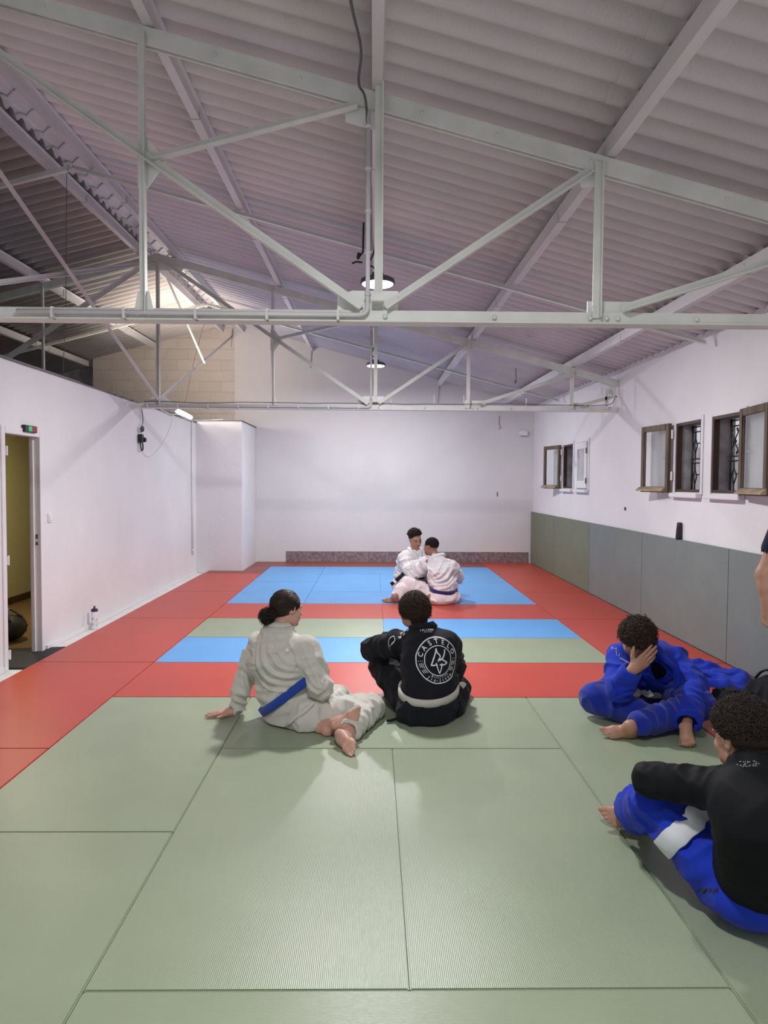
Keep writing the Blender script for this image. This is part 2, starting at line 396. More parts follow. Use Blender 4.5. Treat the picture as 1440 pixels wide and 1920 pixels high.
# ------------------------------------------------------------------ purlins
def purlin(X, y0, y1, label, w=.055, h=.097):
    root = empty('purlin', (X, y0, zc(X, y0)+.05), label, 'purlin', 'purlins under the corrugated roof')
    bm = BM(); za, zb = zc(X, y0)+.05, zc(X, y1)+.05
    prof = [(-w/2,0),(w/2,0),(w/2,.012),(w/2-.006,.02),(w/2-.006,h-.012),(w/2+.012,h),(-w/2,h)]
    extrude_profile(bm, prof, (X,y0,za), (X,y1,zb))
    finish(bm, 'beam', 'purlin', root)
    y = y0+1.5
    while y < y1:
        bm = BM(); z = zc(X, y)+.05
        b2 = BM(); box(b2, X-w/2-.0045, X+w/2+.0045, y+.001, y+.006, z-.0045, z+h-.05)
        finish(b2, 'splice_seam', 'galv', root)
        box(bm, X-w/2-.004, X+w/2+.004, y+.006, y+.28, z-.004, z+h-.02, .002)
        finish(bm, 'splice_sleeve', 'purlin', root); y += 2.45
    return root
purlin(-1.2, -1.5, YB, 'painted roof purlin between the ridge and the lamp purlin')
purlin(0.01, -1.5, YB, 'painted roof purlin straight overhead that carries the round lamps')
purlin(1.27, -1.5, YB, 'painted roof purlin right of the lamps, crossing tops of the right posts')
purlin(2.55, -1.5, YB, 'painted roof purlin nearest the wall with windows')
purlin(-2.52, -1.5, YB, 'painted purlin on the right side of the ridge cap')
purlin(-2.92, -1.5, YB, 'painted purlin on the left side of the ridge cap')
purlin(-4.2, -1.5, YB, 'painted purlin on the dark left slope, next below the ridge')
purlin(-5.5, -1.5, YB, 'lowest painted purlin seen on the dark left slope')
# slender straps halfway between trusses
def strap(Y, label, xe=3.03):
    root = empty('roof_strap', (0, Y, zc(0,Y)), label, 'strap', 'sloping straps across the purlins')
    for a, b in ((XRIDGE, xe), (XRIDGE, -8.3)):
        bm = BM(); extrude_profile(bm, Lprof(.04,.04,.005), (a,Y,zc(a,Y)+.0), (b,Y,zc(b,Y)+.0)); finish(bm, 'angle_bar', 'steel', root)
    bm = BM(); ballat(bm, V((XRIDGE, Y, zc(XRIDGE,Y)-.01)), .035, sz=.6); finish(bm, 'ridge_joint', 'steel', root, True)
strap(6.57, 'slender angle strap across the roof in front of the far truss')
strap(11.75, 'slender angle strap across the roof behind the far truss')

# ------------------------------------------------------------------ trusses
def truss(Y, zb, xs, xend, xlend, label, conduit_x0, extra=False):
    R = empty('roof_truss', (xs['c'], Y, zb), label, 'truss', 'steel roof trusses')
    dz = zb
    def part(name, bm, m='steel', smooth=False): return finish(bm, name, m, R, smooth)
    def bar(name, p, q, w=.045, h=.045, t=.006, flip=1, yoff=0):
        bm = BM(); d, s, u = frame_of(V(q)-V(p), V((0,-1,0)))
        # leg 1 lies in the truss plane, leg 2 sticks out towards the room's front
        s2 = u.cross(d).normalized()*flip
        extrude_profile(bm, Lprof(h, w, t), V(p)+V((0,yoff,0))-s2*(h/2), V(q)+V((0,yoff,0))-s2*(h/2), ev=(s2, u)); return part(name, bm)
    # bottom chord: two angles back to back
    bm = BM()
    extrude_profile(bm, [(-.055,-.03),(.055,-.03),(.055,-.022),(.006,-.022),(.006,.035),(-.006,.035),(-.006,-.022),(-.055,-.022)], (xlend,Y,zb), (xend,Y,zb), ev=(V((0,1,0)),V((0,0,1))))
    part('bottom_chord', bm)
    bm = BM(); extrude_profile(bm, [(-.004,-.028),(.016,-.028),(.016,.034),(-.004,.034)], (xlend,Y-.035,zb), (xend,Y-.035,zb), ev=(V((0,1,0)),V((0,0,1))))
    part('chord_flange', bm)
    off = zc(0, Y)-zc(0, Y)
    for a, b in ((XRIDGE, xend), (XRIDGE, xlend)):
        bm = BM(); extrude_profile(bm, [(-.05,.04),(.05,.04),(.05,.033),(.006,.033),(.006,-.05),(-.006,-.05),(-.006,.033),(-.05,.033)][::-1], (a,Y,zc(a,Y)), (b,Y,zc(b,Y)), ev=(V((0,1,0)),V((0,0,1))))
        part('top_chord', bm)
        bm = BM(); extrude_profile(bm, [(0,-.05),(.012,-.05),(.012,.036),(0,.036)], (a,Y-.045,zc(a,Y)), (b,Y-.045,zc(b,Y)), ev=(V((0,1,0)),V((0,0,1)))); part('top_flange', bm)
    yo = -.05
    def post(X, z1=None, w=.04): return bar('post', (X,Y,zb+.0), (X,Y,(z1 if z1 else zc(X,Y))), w, w, .006, 1, yo)
    def plate(pts, y=-.012, name='gusset_plate'):
        bm = BM(); extrude_profile(bm, pts, (0,Y+y,0), (0,Y+y+.008,0), ev=(V((1,0,0)),V((0,0,1)))); return part(name, bm, 'plate')
    def bolts(pts, r=.013):
        for (x, z) in pts:
            bm = BM(); ballat(bm, V((x, Y-.052, z)), r, sy=.6, seg=8); part('bolt', bm, 'steel', True)
    post(xs['a']); post(xs['b']); bar('post', (.022,Y,zb+.10), (.022,Y,zc(0,Y)+.05), .052, .045, .008, 1, -.085)
    bm = BM(); box(bm, -.012, .05, Y-.135, Y-.06, zb+.06, zb+.105, .004); part('post_shoe', bm)
    if XRIDGE > xlend: post(XRIDGE, None, .05)
    ap = (XRIDGE+.06, Y, zc(XRIDGE,Y)-.05)
    b0 = (xs['c']-.07, Y, zb+.045)
    bar('brace', b0, ap, .055, .05, .006, -1, yo-.01)
    # where the long brace meets post a
    t = (xs['a']-b0[0])/(ap[0]-b0[0]); zx = b0[2]+t*(ap[2]-b0[2])
    bar('brace', (xs['a']+.05,Y,zx-.02), (xs['c']-.10,Y,zc(xs['c']-.1,Y)-.06), .045, .045, .006, 1, yo)
    bar('brace', (xs['c']+.06,Y,zb+.05), (xs['b']-.05,Y,zc(xs['b'],Y)-.05), .05, .045, .006, 1, yo)
    bar('brace', (xs['b']+.14,Y,zb+.05), (xs['e']-.02,Y,zc(xs['e'],Y)-.06), .06, .045, .006, 1, yo)
    # gussets
    g = zb
    plate([(xs['c']-.20,g),(xs['c']+.13,g),(xs['c']+.13,g+.145),(xs['c']-.12,g+.145),(xs['c']-.20,g+.115)])
    plate([(xs['b']-.035,g),(xs['b']+.20,g),(xs['b']+.20,g+.10),(xs['b']-.035,g+.10)])
    plate([(xs['a']-.05,g+.02),(xs['a']+.055,g+.02),(xs['a']+.03,g+.12),(xs['a']-.03,g+.12)], -.055)
    plate([(xs['a']-.03,zx+.10),(xs['a']+.015,zx+.10),(xs['a']+.12,zx-.03),(xs['a']+.02,zx-.17),(xs['a']-.03,zx-.17)], -.04)
    zt = zc(xs['c'],Y)
    plate([(xs['c']-.16,zt+.01),(xs['c']+.02,zt-.03),(xs['c']+.02,zt-.15),(xs['c']-.16,zt-.10)])
    zt = zc(xs['b'],Y)
    plate([(xs['b']-.10,zt),(xs['b']+.05,zt-.02),(xs['b']+.05,zt-.10),(xs['b']-.08,zt-.12)])
    zt = zc(XRIDGE,Y)
    plate([(XRIDGE-.34,zt-.10),(XRIDGE-.25,zt-.17),(XRIDGE+.30,zt-.17),(XRIDGE+.34,zt-.10),(XRIDGE+.30,zt-.05),(XRIDGE,zt+.03),(XRIDGE-.30,zt-.05)], -.03)
    plate([(XRIDGE-.20,g+.01),(XRIDGE+.20,g+.01),(XRIDGE+.08,g+.12),(XRIDGE-.08,g+.12)], -.03)
    bolts([(xs['c']-.165+i*.045, zb+.125-i*.031) for i in range(3)])
    bolts([(xs['c']+.085+i*.045, zb+.07+i*.03) for i in range(2)], .009)
    bolts([(xs['c']+.06,zb), (xs['b']-.03,zb), (xs['b']+.06,zb), (xs['b']+.12,zb), (xs['b']-.01,zb+.06), (xs['b']-.01,zb+.035), (xs['b']-.55,zb), (xs['b']+.55,zb), (xs['a']-.03,zb), (xs['a']+.03,zb), (xs['a'],zb+.10), (xs['a'],zb+.06)])
    bolts([(x, zc(x,Y)-.005) for x in (-2.2,-1.75,-.85,-.4,.25,.65,xs['b']-.04,xs['b']+.03,1.9)], .009)
    # mirrored half over the low rooms, in the dark
    for X in (2*XRIDGE-xs['a'],): post(X)
    bar('brace', (2*XRIDGE-b0[0],Y,b0[2]), (XRIDGE-.06,Y,ap[2]), .055, .05, .006, -1, yo-.01)
    if extra:
        post(xs['e']); bar('brace', (xs['e']+.10,Y,zb+.04), (xend-.03,Y,zc(xend,Y)-.17), .045, .045, .006, 1, yo)
        bar('post', (xend-.14,Y,zb), (xend-.14,Y,zb+.26), .035, .035, .006, 1, yo)
        plate([(xs['e']+.02,g),(xs['e']+.24,g),(xs['e']+.24,g+.08),(xs['e']+.02,g+.08)])
        plate([(xend-.10,zc(xend,Y)-.14),(xend,zc(xend,Y)-.16),(xend,zc(xend,Y)+.02),(xend-.10,zc(xend,Y)+.03)])
    # clips that hold the conduit
    for i in range(9):
        x = xs['c']-.2-i*.38
        if x > conduit_x0:
            bm = BM(); box(bm, x, x+.014, Y-.088, Y-.03, zb-.03, zb+.028, .002); part('conduit_clip', bm)
    return R
T1Y, T1Z = 3.95, 2.455; T2Y, T2Z = 9.2, 2.51
truss(T1Y, T1Z, dict(a=-1.235,c=0,b=1.2,e=2.52), 3.09, -6.6, 'near cream steel roof truss spanning the whole picture width', -3)
truss(T2Y, T2Z, dict(a=-1.28,c=0,b=1.2,e=2.52), 3.11, -6.6, 'far cream steel roof truss ending against the window wall', -3, True)

# conduits on the trusses
def conduit(Y, zb, x0, label):
    bm = BM(); x = -.035
    pts = [(x,Y-.075,zc(0,Y)-.08),(x,Y-.075,zb+.06)]+[(x-.04+.04*math.cos(a),Y-.075,zb+.04-.04*math.sin(a)) for a in (0,.5,1,1.57)]+[(x0,Y-.075,zb+.004)]
    tube(bm, pts, .0125, 10)
    for k in range(5): tube(bm, [(x,Y-.075,zb+.10+k*.22),(x,Y-.075,zb+.118+k*.22)], .017, 10)
    tag(finish(bm, 'conduit', 'purlin', None, True), label, 'conduit')
conduit(T1Y, T1Z, -1.9, 'white conduit dropping down to the near truss and running left along it')
conduit(T2Y, T2Z, -2.9, 'white conduit dropping down to the far truss and running left along it')
# thin cable lying on the far truss
bm = BM(); rr = random.Random(2)
pts = [(-2.9+i*.3, T2Y-.06, T2Z+.045+rr.uniform(-.006,.010)) for i in range(20)]+[(3.02,T2Y-.06,T2Z+.06),(3.07,T2Y-.06,T2Z+.12),(3.09,T2Y-.06,T2Z+.17),(3.10,T2Y-.06,T2Z+.15)]
tube(bm, smooth_path(pts, 3), .005, 6)
tag(finish(bm, 'cable', 'cable_grey', None, True), 'thin dark cable lying along the top of the far truss, hooked up at the wall', 'cable')
bm = BM()
pts = smooth_path([(-.055,2.2,zc(0,2.2)+.05),(-.075,2.7,zc(0,2.7)+.03),(-.11,3.1,zc(0,3.1)+.03),(-.07,3.5,zc(0,3.5)+.03),(-.085,3.75,zc(0,3.75)),(-.045,3.87,zc(0,3.9)-.08),(-.04,3.9,T1Z+.4)], 6)
tube(bm, pts, .007, 8)
tag(finish(bm, 'cable', 'cable_grey', None, True), 'dark cable sagging beside the overhead purlin above the near truss', 'cable')
# ridge-plane cross bracing
def rod(p, q, label, w=.038):
    bm = BM(); extrude_profile(bm, Lprof(w,w,.005), p, q); tag(finish(bm, 'brace_rod', 'purlin'), label, 'brace', 'cross braces under the ridge')
zt1, zt2 = zc(XRIDGE,T1Y)-.12, zc(XRIDGE,T2Y)-.12
rod((XRIDGE,T1Y,zt1), (XRIDGE,T2Y-.06,T2Z+.05), 'long brace falling from the near truss ridge down to the far truss')
rod((XRIDGE-.04,T1Y,T1Z+.05), (XRIDGE-.04,T2Y-.1,zt2+.02), 'long brace rising from the near truss up to the far truss ridge')
ym = (T2Y+YB)/2
zm = (zt2+T2Z+.05)/2
rod((XRIDGE-.03,T2Y+.05,T2Z+.08), (XRIDGE-.03,YB,zc(XRIDGE,YB)-.10), 'brace rising from the far truss to the gable top', .03)
rod((XRIDGE+.02,T2Y+.06,zt2), (XRIDGE+.02,ym-.1,zm+.02), 'short brace falling from the far truss ridge, bolted at mid height', .03)
# hanging wires and pegs
def wire(pts, label, r=.003, m='cable_grey', name='wire', cat='wire'):
    bm = BM(); tube(bm, smooth_path(pts, 6), r, 6); return tag(finish(bm, name, m, None, True), label, cat)
wire([(XRIDGE-.05,6.6,zc(XRIDGE,6.6)), (-2.95,7.0,3.9), (-3.05,7.2,3.2), (XL-.05,7.3,2.6)], 'thin dark wire hanging from the ridge to the partition top')
wire([(-2.75,11.9,4.25), (-2.85,11.6,3.6), (-2.95,11.2,2.65)], 'thin wire hanging in front of the concrete blocks')
wire([(2.05,10.4,3.22),(2.06,10.4,3.05),(2.04,10.4,3.0),(2.05,10.4,3.04)], 'short wire hook hanging from the roof behind the far truss', .006)
for i, (x, h, lb) in enumerate([(.17,.10,'short white peg on the far truss, nearest the conduit'),(.72,.13,'tallest white peg on the far truss'),(1.1,.13,'white peg on the far truss beside its right post'),(1.9,.10,'white peg on the far truss, nearest the window wall')]):
    bm = BM(); tube(bm, [(x+.05,T2Y-.03,T2Z+.03),(x+.05,T2Y-.03,T2Z+.03+h)], .006, 6); tag(finish(bm, 'peg', 'white_pl'), lb, 'peg')

# ------------------------------------------------------------------ round high-bay lamps
def lamp(X, Y, Z, k, label):
    R = empty('round_ceiling_lamp', (X, Y, Z), label, 'lamp', 'round lamps hung under the roof')
    bm = BM(); lathe(bm, [(.0,.09),(.05,.09),(.06,.06),(.12,.045),(.15,.03),(.155,0),(.149,-.010),(.140,-.010),(.0,-.004)], (X,Y,Z), 36); finish(bm, 'housing', 'cable_grey', R, True)
    bm = BM()
    lathe(bm, [(.0,-.014),(.134,-.014),(.138,-.010),(.0,-.006)], (X,Y,Z), 36); finish(bm, 'lens', 'lens', R, True)
    bm = BM(); zt = zc(X,Y)+.06
    tube(bm, [(X,Y,Z+.085),(X-.01,Y,Z+.15),(X,Y,min(zt, Z+.26))], .011, 8); finish(bm, 'hook', 'dark', R, True)
    bm = BM(); tube(bm, smooth_path([(X,Y,Z+.085),(X-.04,Y,Z+.14),(X-.09,Y,Z+.17),(X-.05,Y,Z+.23),(X-.02,Y+.05,zt)], 5), .007, 6); finish(bm, 'lead', 'dark', R, True)
    ld = bpy.data.lights.new('lamp_light', 'AREA'); ld.shape = 'DISK'; ld.size = .24; ld.energy = LAMP_W*k; ld.color = (1,.975,.985)
    lo = bpy.data.objects.new('lamp_light', ld); COL.objects.link(lo); lo.parent = R; lo.location = (0,0,-.019)
lamp(*LAMPS[0], 'round lamp just above the photographer, out of the top of view')
lamp(*LAMPS[1], 'larger-looking round white lamp above the near truss')
lamp(*LAMPS[2], 'smaller-looking round white lamp beyond the far truss')
bm = BM(); Xc, Yc, Zc = -.14, 6.0, 3.40
tube(bm, [(Xc+.05,Yc,zc(-.1,Yc)+.05),(Xc+.045,Yc,Zc+.06),(Xc,Yc,Zc)], .008, 6); tube(bm, [(Xc+.005,Yc,Zc+.01),(Xc+.015,Yc,Zc+.05)], .016, 8); tube(bm, [(Xc-.045,Yc,Zc-.035),(Xc-.01,Yc,Zc-.02),(Xc+.04,Yc,Zc-.025)], .008, 6)
tag(finish(bm, 'cable_connector', 'dark', None, True), 'black forked cable connector dangling beside the overhead purlin', 'cable')

# fluorescent batten on top of the partition, near the pier
R = empty('tube_light', (-3.2, 11.5, 2.62), 'glowing fluorescent batten lying above the end of the white partition', 'lamp')
T = Matrix.Translation((-3.13,11.95,2.66)) @ Matrix.Rotation(math.radians(4),4,'Z') @ Matrix.Rotation(math.radians(-40),4,'Y')
bm = BM(); box(bm, -.035,.035,-.62,.62,.012,.035,.004,T); finish(bm, 'batten', 'white_pl', R)
bm = BM(); box(bm, -.030,.030,-.60,.60,-.022,.014,.012,T); finish(bm, 'diffuser', 'tubelens', R)
ld = bpy.data.lights.new('tube_glow', 'AREA'); ld.shape = 'RECTANGLE'; ld.size = .1; ld.size_y = 1.2; ld.energy = TUBE_W; ld.color = (1,.86,.70)
lo = bpy.data.objects.new('tube_glow', ld); COL.objects.link(lo); lo.parent = R; lo.location = (0.02,-.05,.13); lo.rotation_euler = V((.22,.16,.95)).to_track_quat('-Z','Y').to_euler()

# ------------------------------------------------------------------ doorway in the partition
R = tag(empty('door_1', (XL, (DY0+DY1)/2, FZ)), kind='structure')
bm = BM()
box(bm, XL-.09, XL+.012, DY1-.012, DY1+.05, FZ, DZ+.05, .003); box(bm, XL-.09, XL+.012, DY0-.05, DY0+.012, FZ, DZ+.05, .003)
box(bm, XL-.09, XL+.012, DY0+.012, DY1-.012, DZ-.012, DZ+.05, .003)
box(bm, XL-.075, XL-.045, DY1-.03, DY1-.010, FZ, DZ, .002)
finish(bm, 'door_frame', 'plaster', R)
for z in (1.77, .85, .05):
    bm = BM(); box(bm, XL-.03, XL+.018, DY0+.008, DY0+.03, z, z+.07, .003); tube(bm, [(XL+.02,DY0+.02,z-.005),(XL+.02,DY0+.02,z+.075)], .008, 8); finish(bm, 'hinge', 'white_pl', R)
bm = BM(); box(bm, XL-.035, XL-.015, DY1-.0165, DY1-.012, .96, .99); box(bm, XL-.035, XL-.015, DY1-.0165, DY1-.012, 1.02, 1.06); finish(bm, 'strike_plate', 'cable_grey', R)
R = empty('emergency_sign', (XL+.02, 6.44, 2.0), 'small black box with green and red lights above the doorway', 'sign')
bm = BM(); box(bm, XL+.001, XL+.035, 6.33, 6.56, 1.985, 2.045, .004); finish(bm, 'case', 'dark', R)
bm = BM(); box(bm, XL+.035, XL+.038, 6.39, 6.455, 1.993, 2.037); finish(bm, 'green_panel', 'led_green', R)
bm = BM()
for i in range(5):
    for j in range(3): box(bm, XL+.035, XL+.038, 6.465+i*.017, 6.478+i*.017, 1.992+j*.016, 2.004+j*.016)
finish(bm, 'red_panel', 'led_red', R)
R = empty('light_switch', (XL, 6.85, 1.2), 'small white light switch right of the doorway', 'switch')
bm = BM(); box(bm, XL, XL+.012, 6.81, 6.89, 1.16, 1.245, .003); finish(bm, 'plate', 'white_pl', R)
bm = BM(); box(bm, XL+.011, XL+.018, 6.825, 6.875, 1.175, 1.23, .003); finish(bm, 'rocker', 'white_pl', R)
bm = BM(); box(bm, -3.9, -2.93, DY0+.03, DY1+.02, FZ+.001, FZ+.016, .003)
bmesh.ops.translate(bm, verts=[v for v in bm.verts if v.co.x > -3.0 and v.co.y > 6.4], vec=(0,.16,0))
tag(finish(bm, 'doormat', 'rubber'), 'black rubber doormat lying through the doorway', 'mat')
for (c, r, lb) in [((-3.62,7.12,.09),(.16,.20,.13),'dark bag on the hallway floor, right side of the doorway'), ((-4.10,6.85,.09),(.10,.14,.13),'dark bag on the hallway floor, left side of the doorway')]:
    R = empty('bag', (c[0],c[1],FZ+.012), lb, 'bag')
    bm = BM(); ballat(bm, V(c), 1, *r, seg=20)
    for v in bm.verts:
        v.co.z = max(v.co.z, FZ+.013); v.co += V((1,1,0))*.01*math.sin(v.co.y*60+v.co.z*40)
    finish(bm, 'body', 'dark', R, True)
    bm = BM(); tube(bm, smooth_path([V(c)+V((r[0]*.5,-r[1]*.6,r[2]*.7)), V(c)+V((.02,-.03,r[2]*1.5)), V(c)+V((r[0]*.5,r[1]*.6,r[2]*.7))], 6), .012, 6); finish(bm, 'handle', 'cable_grey', R, True)
R = empty('hallway_fill_lamp', (-3.9, 7.9, 2.3), 'unseen round fill lamp added behind the partition to brighten the hallway', 'lamp')  # added fill: unseen glowing disc and area light that brighten the hallway
bm = BM(); lathe(bm, [(0,.055),(.13,.055),(.14,.03),(.13,.0),(0,-.02)], (-3.9,7.9,2.3), 24); finish(bm, 'shade', mat('hall_fill_shade', (.9,.8,.5), .5, emit=((1,.85,.45), 2.0)), R, True)
ld = bpy.data.lights.new('hall_fill_light', 'AREA'); ld.shape = 'DISK'; ld.size = .25; ld.energy = 26; ld.color = (1,.88,.55)
lo = bpy.data.objects.new('hall_fill_light', ld); COL.objects.link(lo); lo.parent = R; lo.location = (0,0,-.03)
# conduit in the corner, hanging device and its cables
bm = BM(); tube(bm, [(XL+.02,12.17,.31),(XL+.02,12.17,2.57)], .013, 8)
for z in (.38,.95,1.5,2.1): box(bm, XL, XL+.036, 12.155, 12.185, z, z+.02)
tag(finish(bm, 'conduit', 'white_pl', None, True), 'thin vertical conduit on the white partition beside the pier', 'conduit')
R = empty('hanging_device', (XL+.03, 9.5, 2.1), 'black plug block with bundled cable hanging on the white partition', 'device')
bm = BM(); box(bm, XL+.005, XL+.06, 9.42, 9.50, 2.06, 2.17, .006); box(bm, XL+.03, XL+.08, 9.49, 9.56, 2.07, 2.13, .01); finish(bm, 'block', 'dark', R)
bm = BM()
for k in range(4):
    tube(bm, [(XL+.03+.01*k, 9.475+.03*math.cos(a), 2.225+.035*math.sin(a)+k*.006) for a in [i*PI/5 for i in range(11)]], .0045, 6, False)
finish(bm, 'cable_coil', 'cable_grey', R, True)
bm = BM(); tube(bm, smooth_path([(XL+.03,9.45,2.06),(XL+.04,9.44,1.99),(XL+.04,9.48,1.955),(XL+.04,9.52,1.99),(XL+.04,9.50,2.07)], 6), .009, 6); finish(bm, 'lead_loop', 'dark', R, True)
bm = BM(); tube(bm, smooth_path([(XL+.02,9.49,2.25),(XL+.03,9.56,2.35),(XL+.015,9.53,2.57)], 6), .006, 6); finish(bm, 'supply_cable', 'cable_grey', R, True)
wire([(XL+.008,9.5,2.03),(XL+.008,9.62,1.93),(XL+.008,9.95,1.90),(XL+.008,10.5,2.1),(XL+.008,10.95,2.4),(XL+.01,11.0,2.57)], 'thin grey wire looping in a wide arc across the white partition', .0028, 'purlin')
wire([(XL+.015,10.4,2.585),(XL+.03,10.9,2.56),(XL+.02,11.3,2.60),(XL+.03,11.9,2.57),(-2.9,12.47,2.61),(-2.6,12.46,2.63)], 'loose pale cable trailing along the top edge of the partition', .007, 'white_pl')
# items on the back wall
R = empty('alarm_box', (2.91, YB, 2.52), 'small white sensor box on the back wall near the right corner', 'sensor')
bm = BM(); box(bm, 2.83, 3.0, YB-.05, YB-.001, 2.475, 2.575, .012); finish(bm, 'case', 'white_pl', R)
bm = BM(); tube(bm, [(2.84,YB-.052,2.475),(2.98,YB-.052,2.47)], .004, 6); finish(bm, 'seam', 'cable_grey', R)
wire([(2.45,YB-.01,2.86),(2.44,YB-.01,2.72),(2.47,YB-.012,2.64),(2.43,YB-.01,2.6)], 'short loose wire end sticking out of the back wall', .004)
wire([(2.42,YB-.01,1.38),(2.425,YB-.01,1.30)], 'tiny dark wire stub low on the back wall', .008)
for x, lb in ((XRIDGE-.0,'thin bar fixed under the gable top'),(-1.2,'thin bar on the gable under the purlin left of the lamps'),(0.02,'thin bar on the gable behind the far lamp'),(1.27,'thin bar on the gable under the purlin right of the lamps')):
    bm = BM(); z = zc(x,YB); tube(bm, [(x+.0,YB-.02,z+.05),(x-.03,YB-.02,z-.28)], .008, 6); tag(finish(bm, 'hanger_bar', 'galv', None, True), lb, 'bar')
bm = BM(); box(bm, XR-.004, XR-.001, 8.80, 8.86, 1.23, 1.27); bm2 = None
tag(finish(bm, 'wall_recess', 'dark'), 'small dark socket hole in the right wall above the wall pads', 'socket')

# ------------------------------------------------------------------ windows
def sash(R, hinge_y, ang, into, material='wood', zl=WZ0-.01, zh=WZ1+.01, w=.56, xo=.03):
    """ang = angle from lying flat on the wall; into = +1 swings towards the far end"""
    T = Matrix.Translation((XR-xo, hinge_y, 0)) @ Matrix.Rotation(into*ang, 4, 'Z') @ Matrix.Diagonal((1, into, 1, 1))
    t = .035; f = .062
    bm = BM()
    box(bm, -t, 0, 0, f, zl, zh, .004, T); box(bm, -t, 0, w-f, w, zl, zh, .004, T)
    box(bm, -t, 0, f, w-f, zh-f, zh, .004, T); box(bm, -t, 0, f, w-f, zl, zl+f, .004, T)
    s = finish(bm, 'sash', material, R)
    bm = BM(); box(bm, -t*.6, -t*.45, f, w-f, zl+f, zh-f, 0, T); finish(bm, 'pane', 'glass', s)
    bm = BM()
    extrude_profile(bm, [(0,0),(-.045,.0),(-.045,.012),(0,.045)], T @ V((-t,f*.8,zl+.012)), T @ V((-t,w+.02,zl+.012)), ev=((T.to_3x3() @ V((1,0,0))), V((0,0,1))))
    finish(bm, 'drip_rail', 'wood_light', s)
    bm = BM(); box(bm, .001, .006, f+.02, f+.09, (zl+zh)/2-.005, (zl+zh)/2+.01, 0, T); finish(bm, 'latch', 'galv', s)
    bm = BM()
    for z in (zl+.13, zh-.16): tube(bm, [T @ V((-.005,-.018,z)), T @ V((-.005,-.018,z+.09))], .012, 8)
    finish(bm, 'hinge', 'white_pl', s)
def grille(R, y0, y1, scroll):
    X = XR+.15; bm = BM(); b = .007
    def r(y, z, y2, z2, w=b): tube(bm, [(X,y,z),(X,y2,z2)], w, 6)
    zt, zb = WZ1, WZ0; H = zt-zb; W = y1-y0
    for z in (zt-.04, zt-.09, zb+H*.48, zb+H*.42, zb+.02): r(y0, z, y1, z)
    for y in (y0+.02, y1-.02): r(y, zb, y, zt, .011)
    for (za, zz) in ((zb+.02, zb+H*.42), (zb+H*.48, zt-.09)):
        for k in range(3):
            yc = y0+W*(k+.5)/3; zc_ = (za+zz)/2; dd = .055
            if scroll and za > zb+.1:
                for sg in (-1,1):
                    pts = [(X, yc+sg*(.012+.0*j), zc_+0) for j in (0,)]
                    for q in (-1,1):
                        pts = [(X, yc, zc_)]+[(X, yc+sg*(.05*math.sin(a*.9)+.01), zc_+q*(.03+.075*a/2.2)) for a in (.4,.9,1.4,1.9,2.3)]+[(X, yc+sg*.035, zc_+q*.118),(X, yc+sg*.045, zc_+q*.09)]
                        tube(bm, smooth_path(pts, 3), .006, 6)
                ballat(bm, V((X,yc,zc_)), .02)
            else:
                r(yc, zz, yc, zc_+.075); r(yc, zc_-.075, yc, za)
                for (a1, c1, a2, c2) in ((0,.075,.045,0),(.045,0,0,-.075),(0,-.075,-.045,0),(-.045,0,0,.075)): r(yc+a1, zc_+c1, yc+a2, zc_+c2)
                r(yc-W/6, zc_+(-.06 if k % 2 else .02), yc-.045*(.3 if k % 2 else 1), zc_+(-.06 if k % 2 else .02))
    finish(bm, 'grille', 'iron', R, True)
def window(n, y0, y1, open_, scroll=False):
    R = tag(empty('window_%d' % n, (XR, (y0+y1)/2, WZ0)), kind='structure')
    fm = 'wood_dark' if open_ else 'plaster'
    bm = BM(); f = .028
    for (a, b, c, d) in ((y0,y0+f,WZ0,WZ1),(y1-f,y1,WZ0,WZ1),(y0+f,y1-f,WZ0,WZ0+f),(y0+f,y1-f,WZ1-f,WZ1)):
        box(bm, XR-.004, XR+.05, a, b, c, d, .002)
    finish(bm, 'window_frame', fm, R)
    bm = BM(); g = .02
    for (a, b, c, d) in ((y0+.001,y0+g,WZ0,WZ1),(y1-g,y1-.001,WZ0,WZ1),(y0+g,y1-g,WZ0+.001,WZ0+g),(y0+g,y1-g,WZ1-g,WZ1-.001)):
        box(bm, XR+.051, XR+.199, a, b, c, d)
    finish(bm, 'window_reveal', 'reveal', R)
    bm = BM()
    for (a, b, c, d) in ((y0-.045,y0,WZ0-.02,WZ1+.04),(y1,y1+.045,WZ0-.02,WZ1+.04),(y0,y1,WZ1,WZ1+.04)): box(bm, XR-.012, XR-.001, a, b, c, d, .002)
    finish(bm, 'casing', 'plaster', R)
    bm = BM(); box(bm, XR-.06, XR-.002, y0-.03, y1+.03, WZ0-.055, WZ0-.01, .005); finish(bm, 'window_sill', 'plaster', R)
    grille(R, y0+g, y1-g, scroll)
    return R
W1 = window(1, 6.80, 7.37, True); sash(W1, 7.42, .14, 1)
W2 = window(2, 6.01, 6.58, True, True); sash(W2, 5.98, .12, -1)
W3 = window(3, 11.18, 11.75, True); sash(W3, 11.80, .235, 1)
W4 = window(4, 10.38, 10.95, False)
bm = BM(); a, b = 10.40, 10.93; X0 = XR-.035
for (p, q, r, s) in ((a,a+.085,WZ0+.01,WZ1-.01),(b-.085,b,WZ0+.01,WZ1-.01),(a+.085,b-.085,WZ0+.01,WZ0+.12),(a+.085,b-.085,WZ1-.11,WZ1-.01)): box(bm, X0, X0+.045, p, q, r, s, .004)
sw = finish(bm, 'sash', 'white_pl', W4)
bm = BM(); box(bm, X0+.018, X0+.024, a+.085, b-.085, WZ0+.12, WZ1-.11); finish(bm, 'pane', 'frost', sw)
bm = BM(); tube(bm, [(X0-.02,b-.04,1.80),(X0-.02,b-.04,1.90)], .009, 8); box(bm, X0-.02, X0, b-.05,b-.03,1.83,1.86); finish(bm, 'handle', 'white_pl', sw)
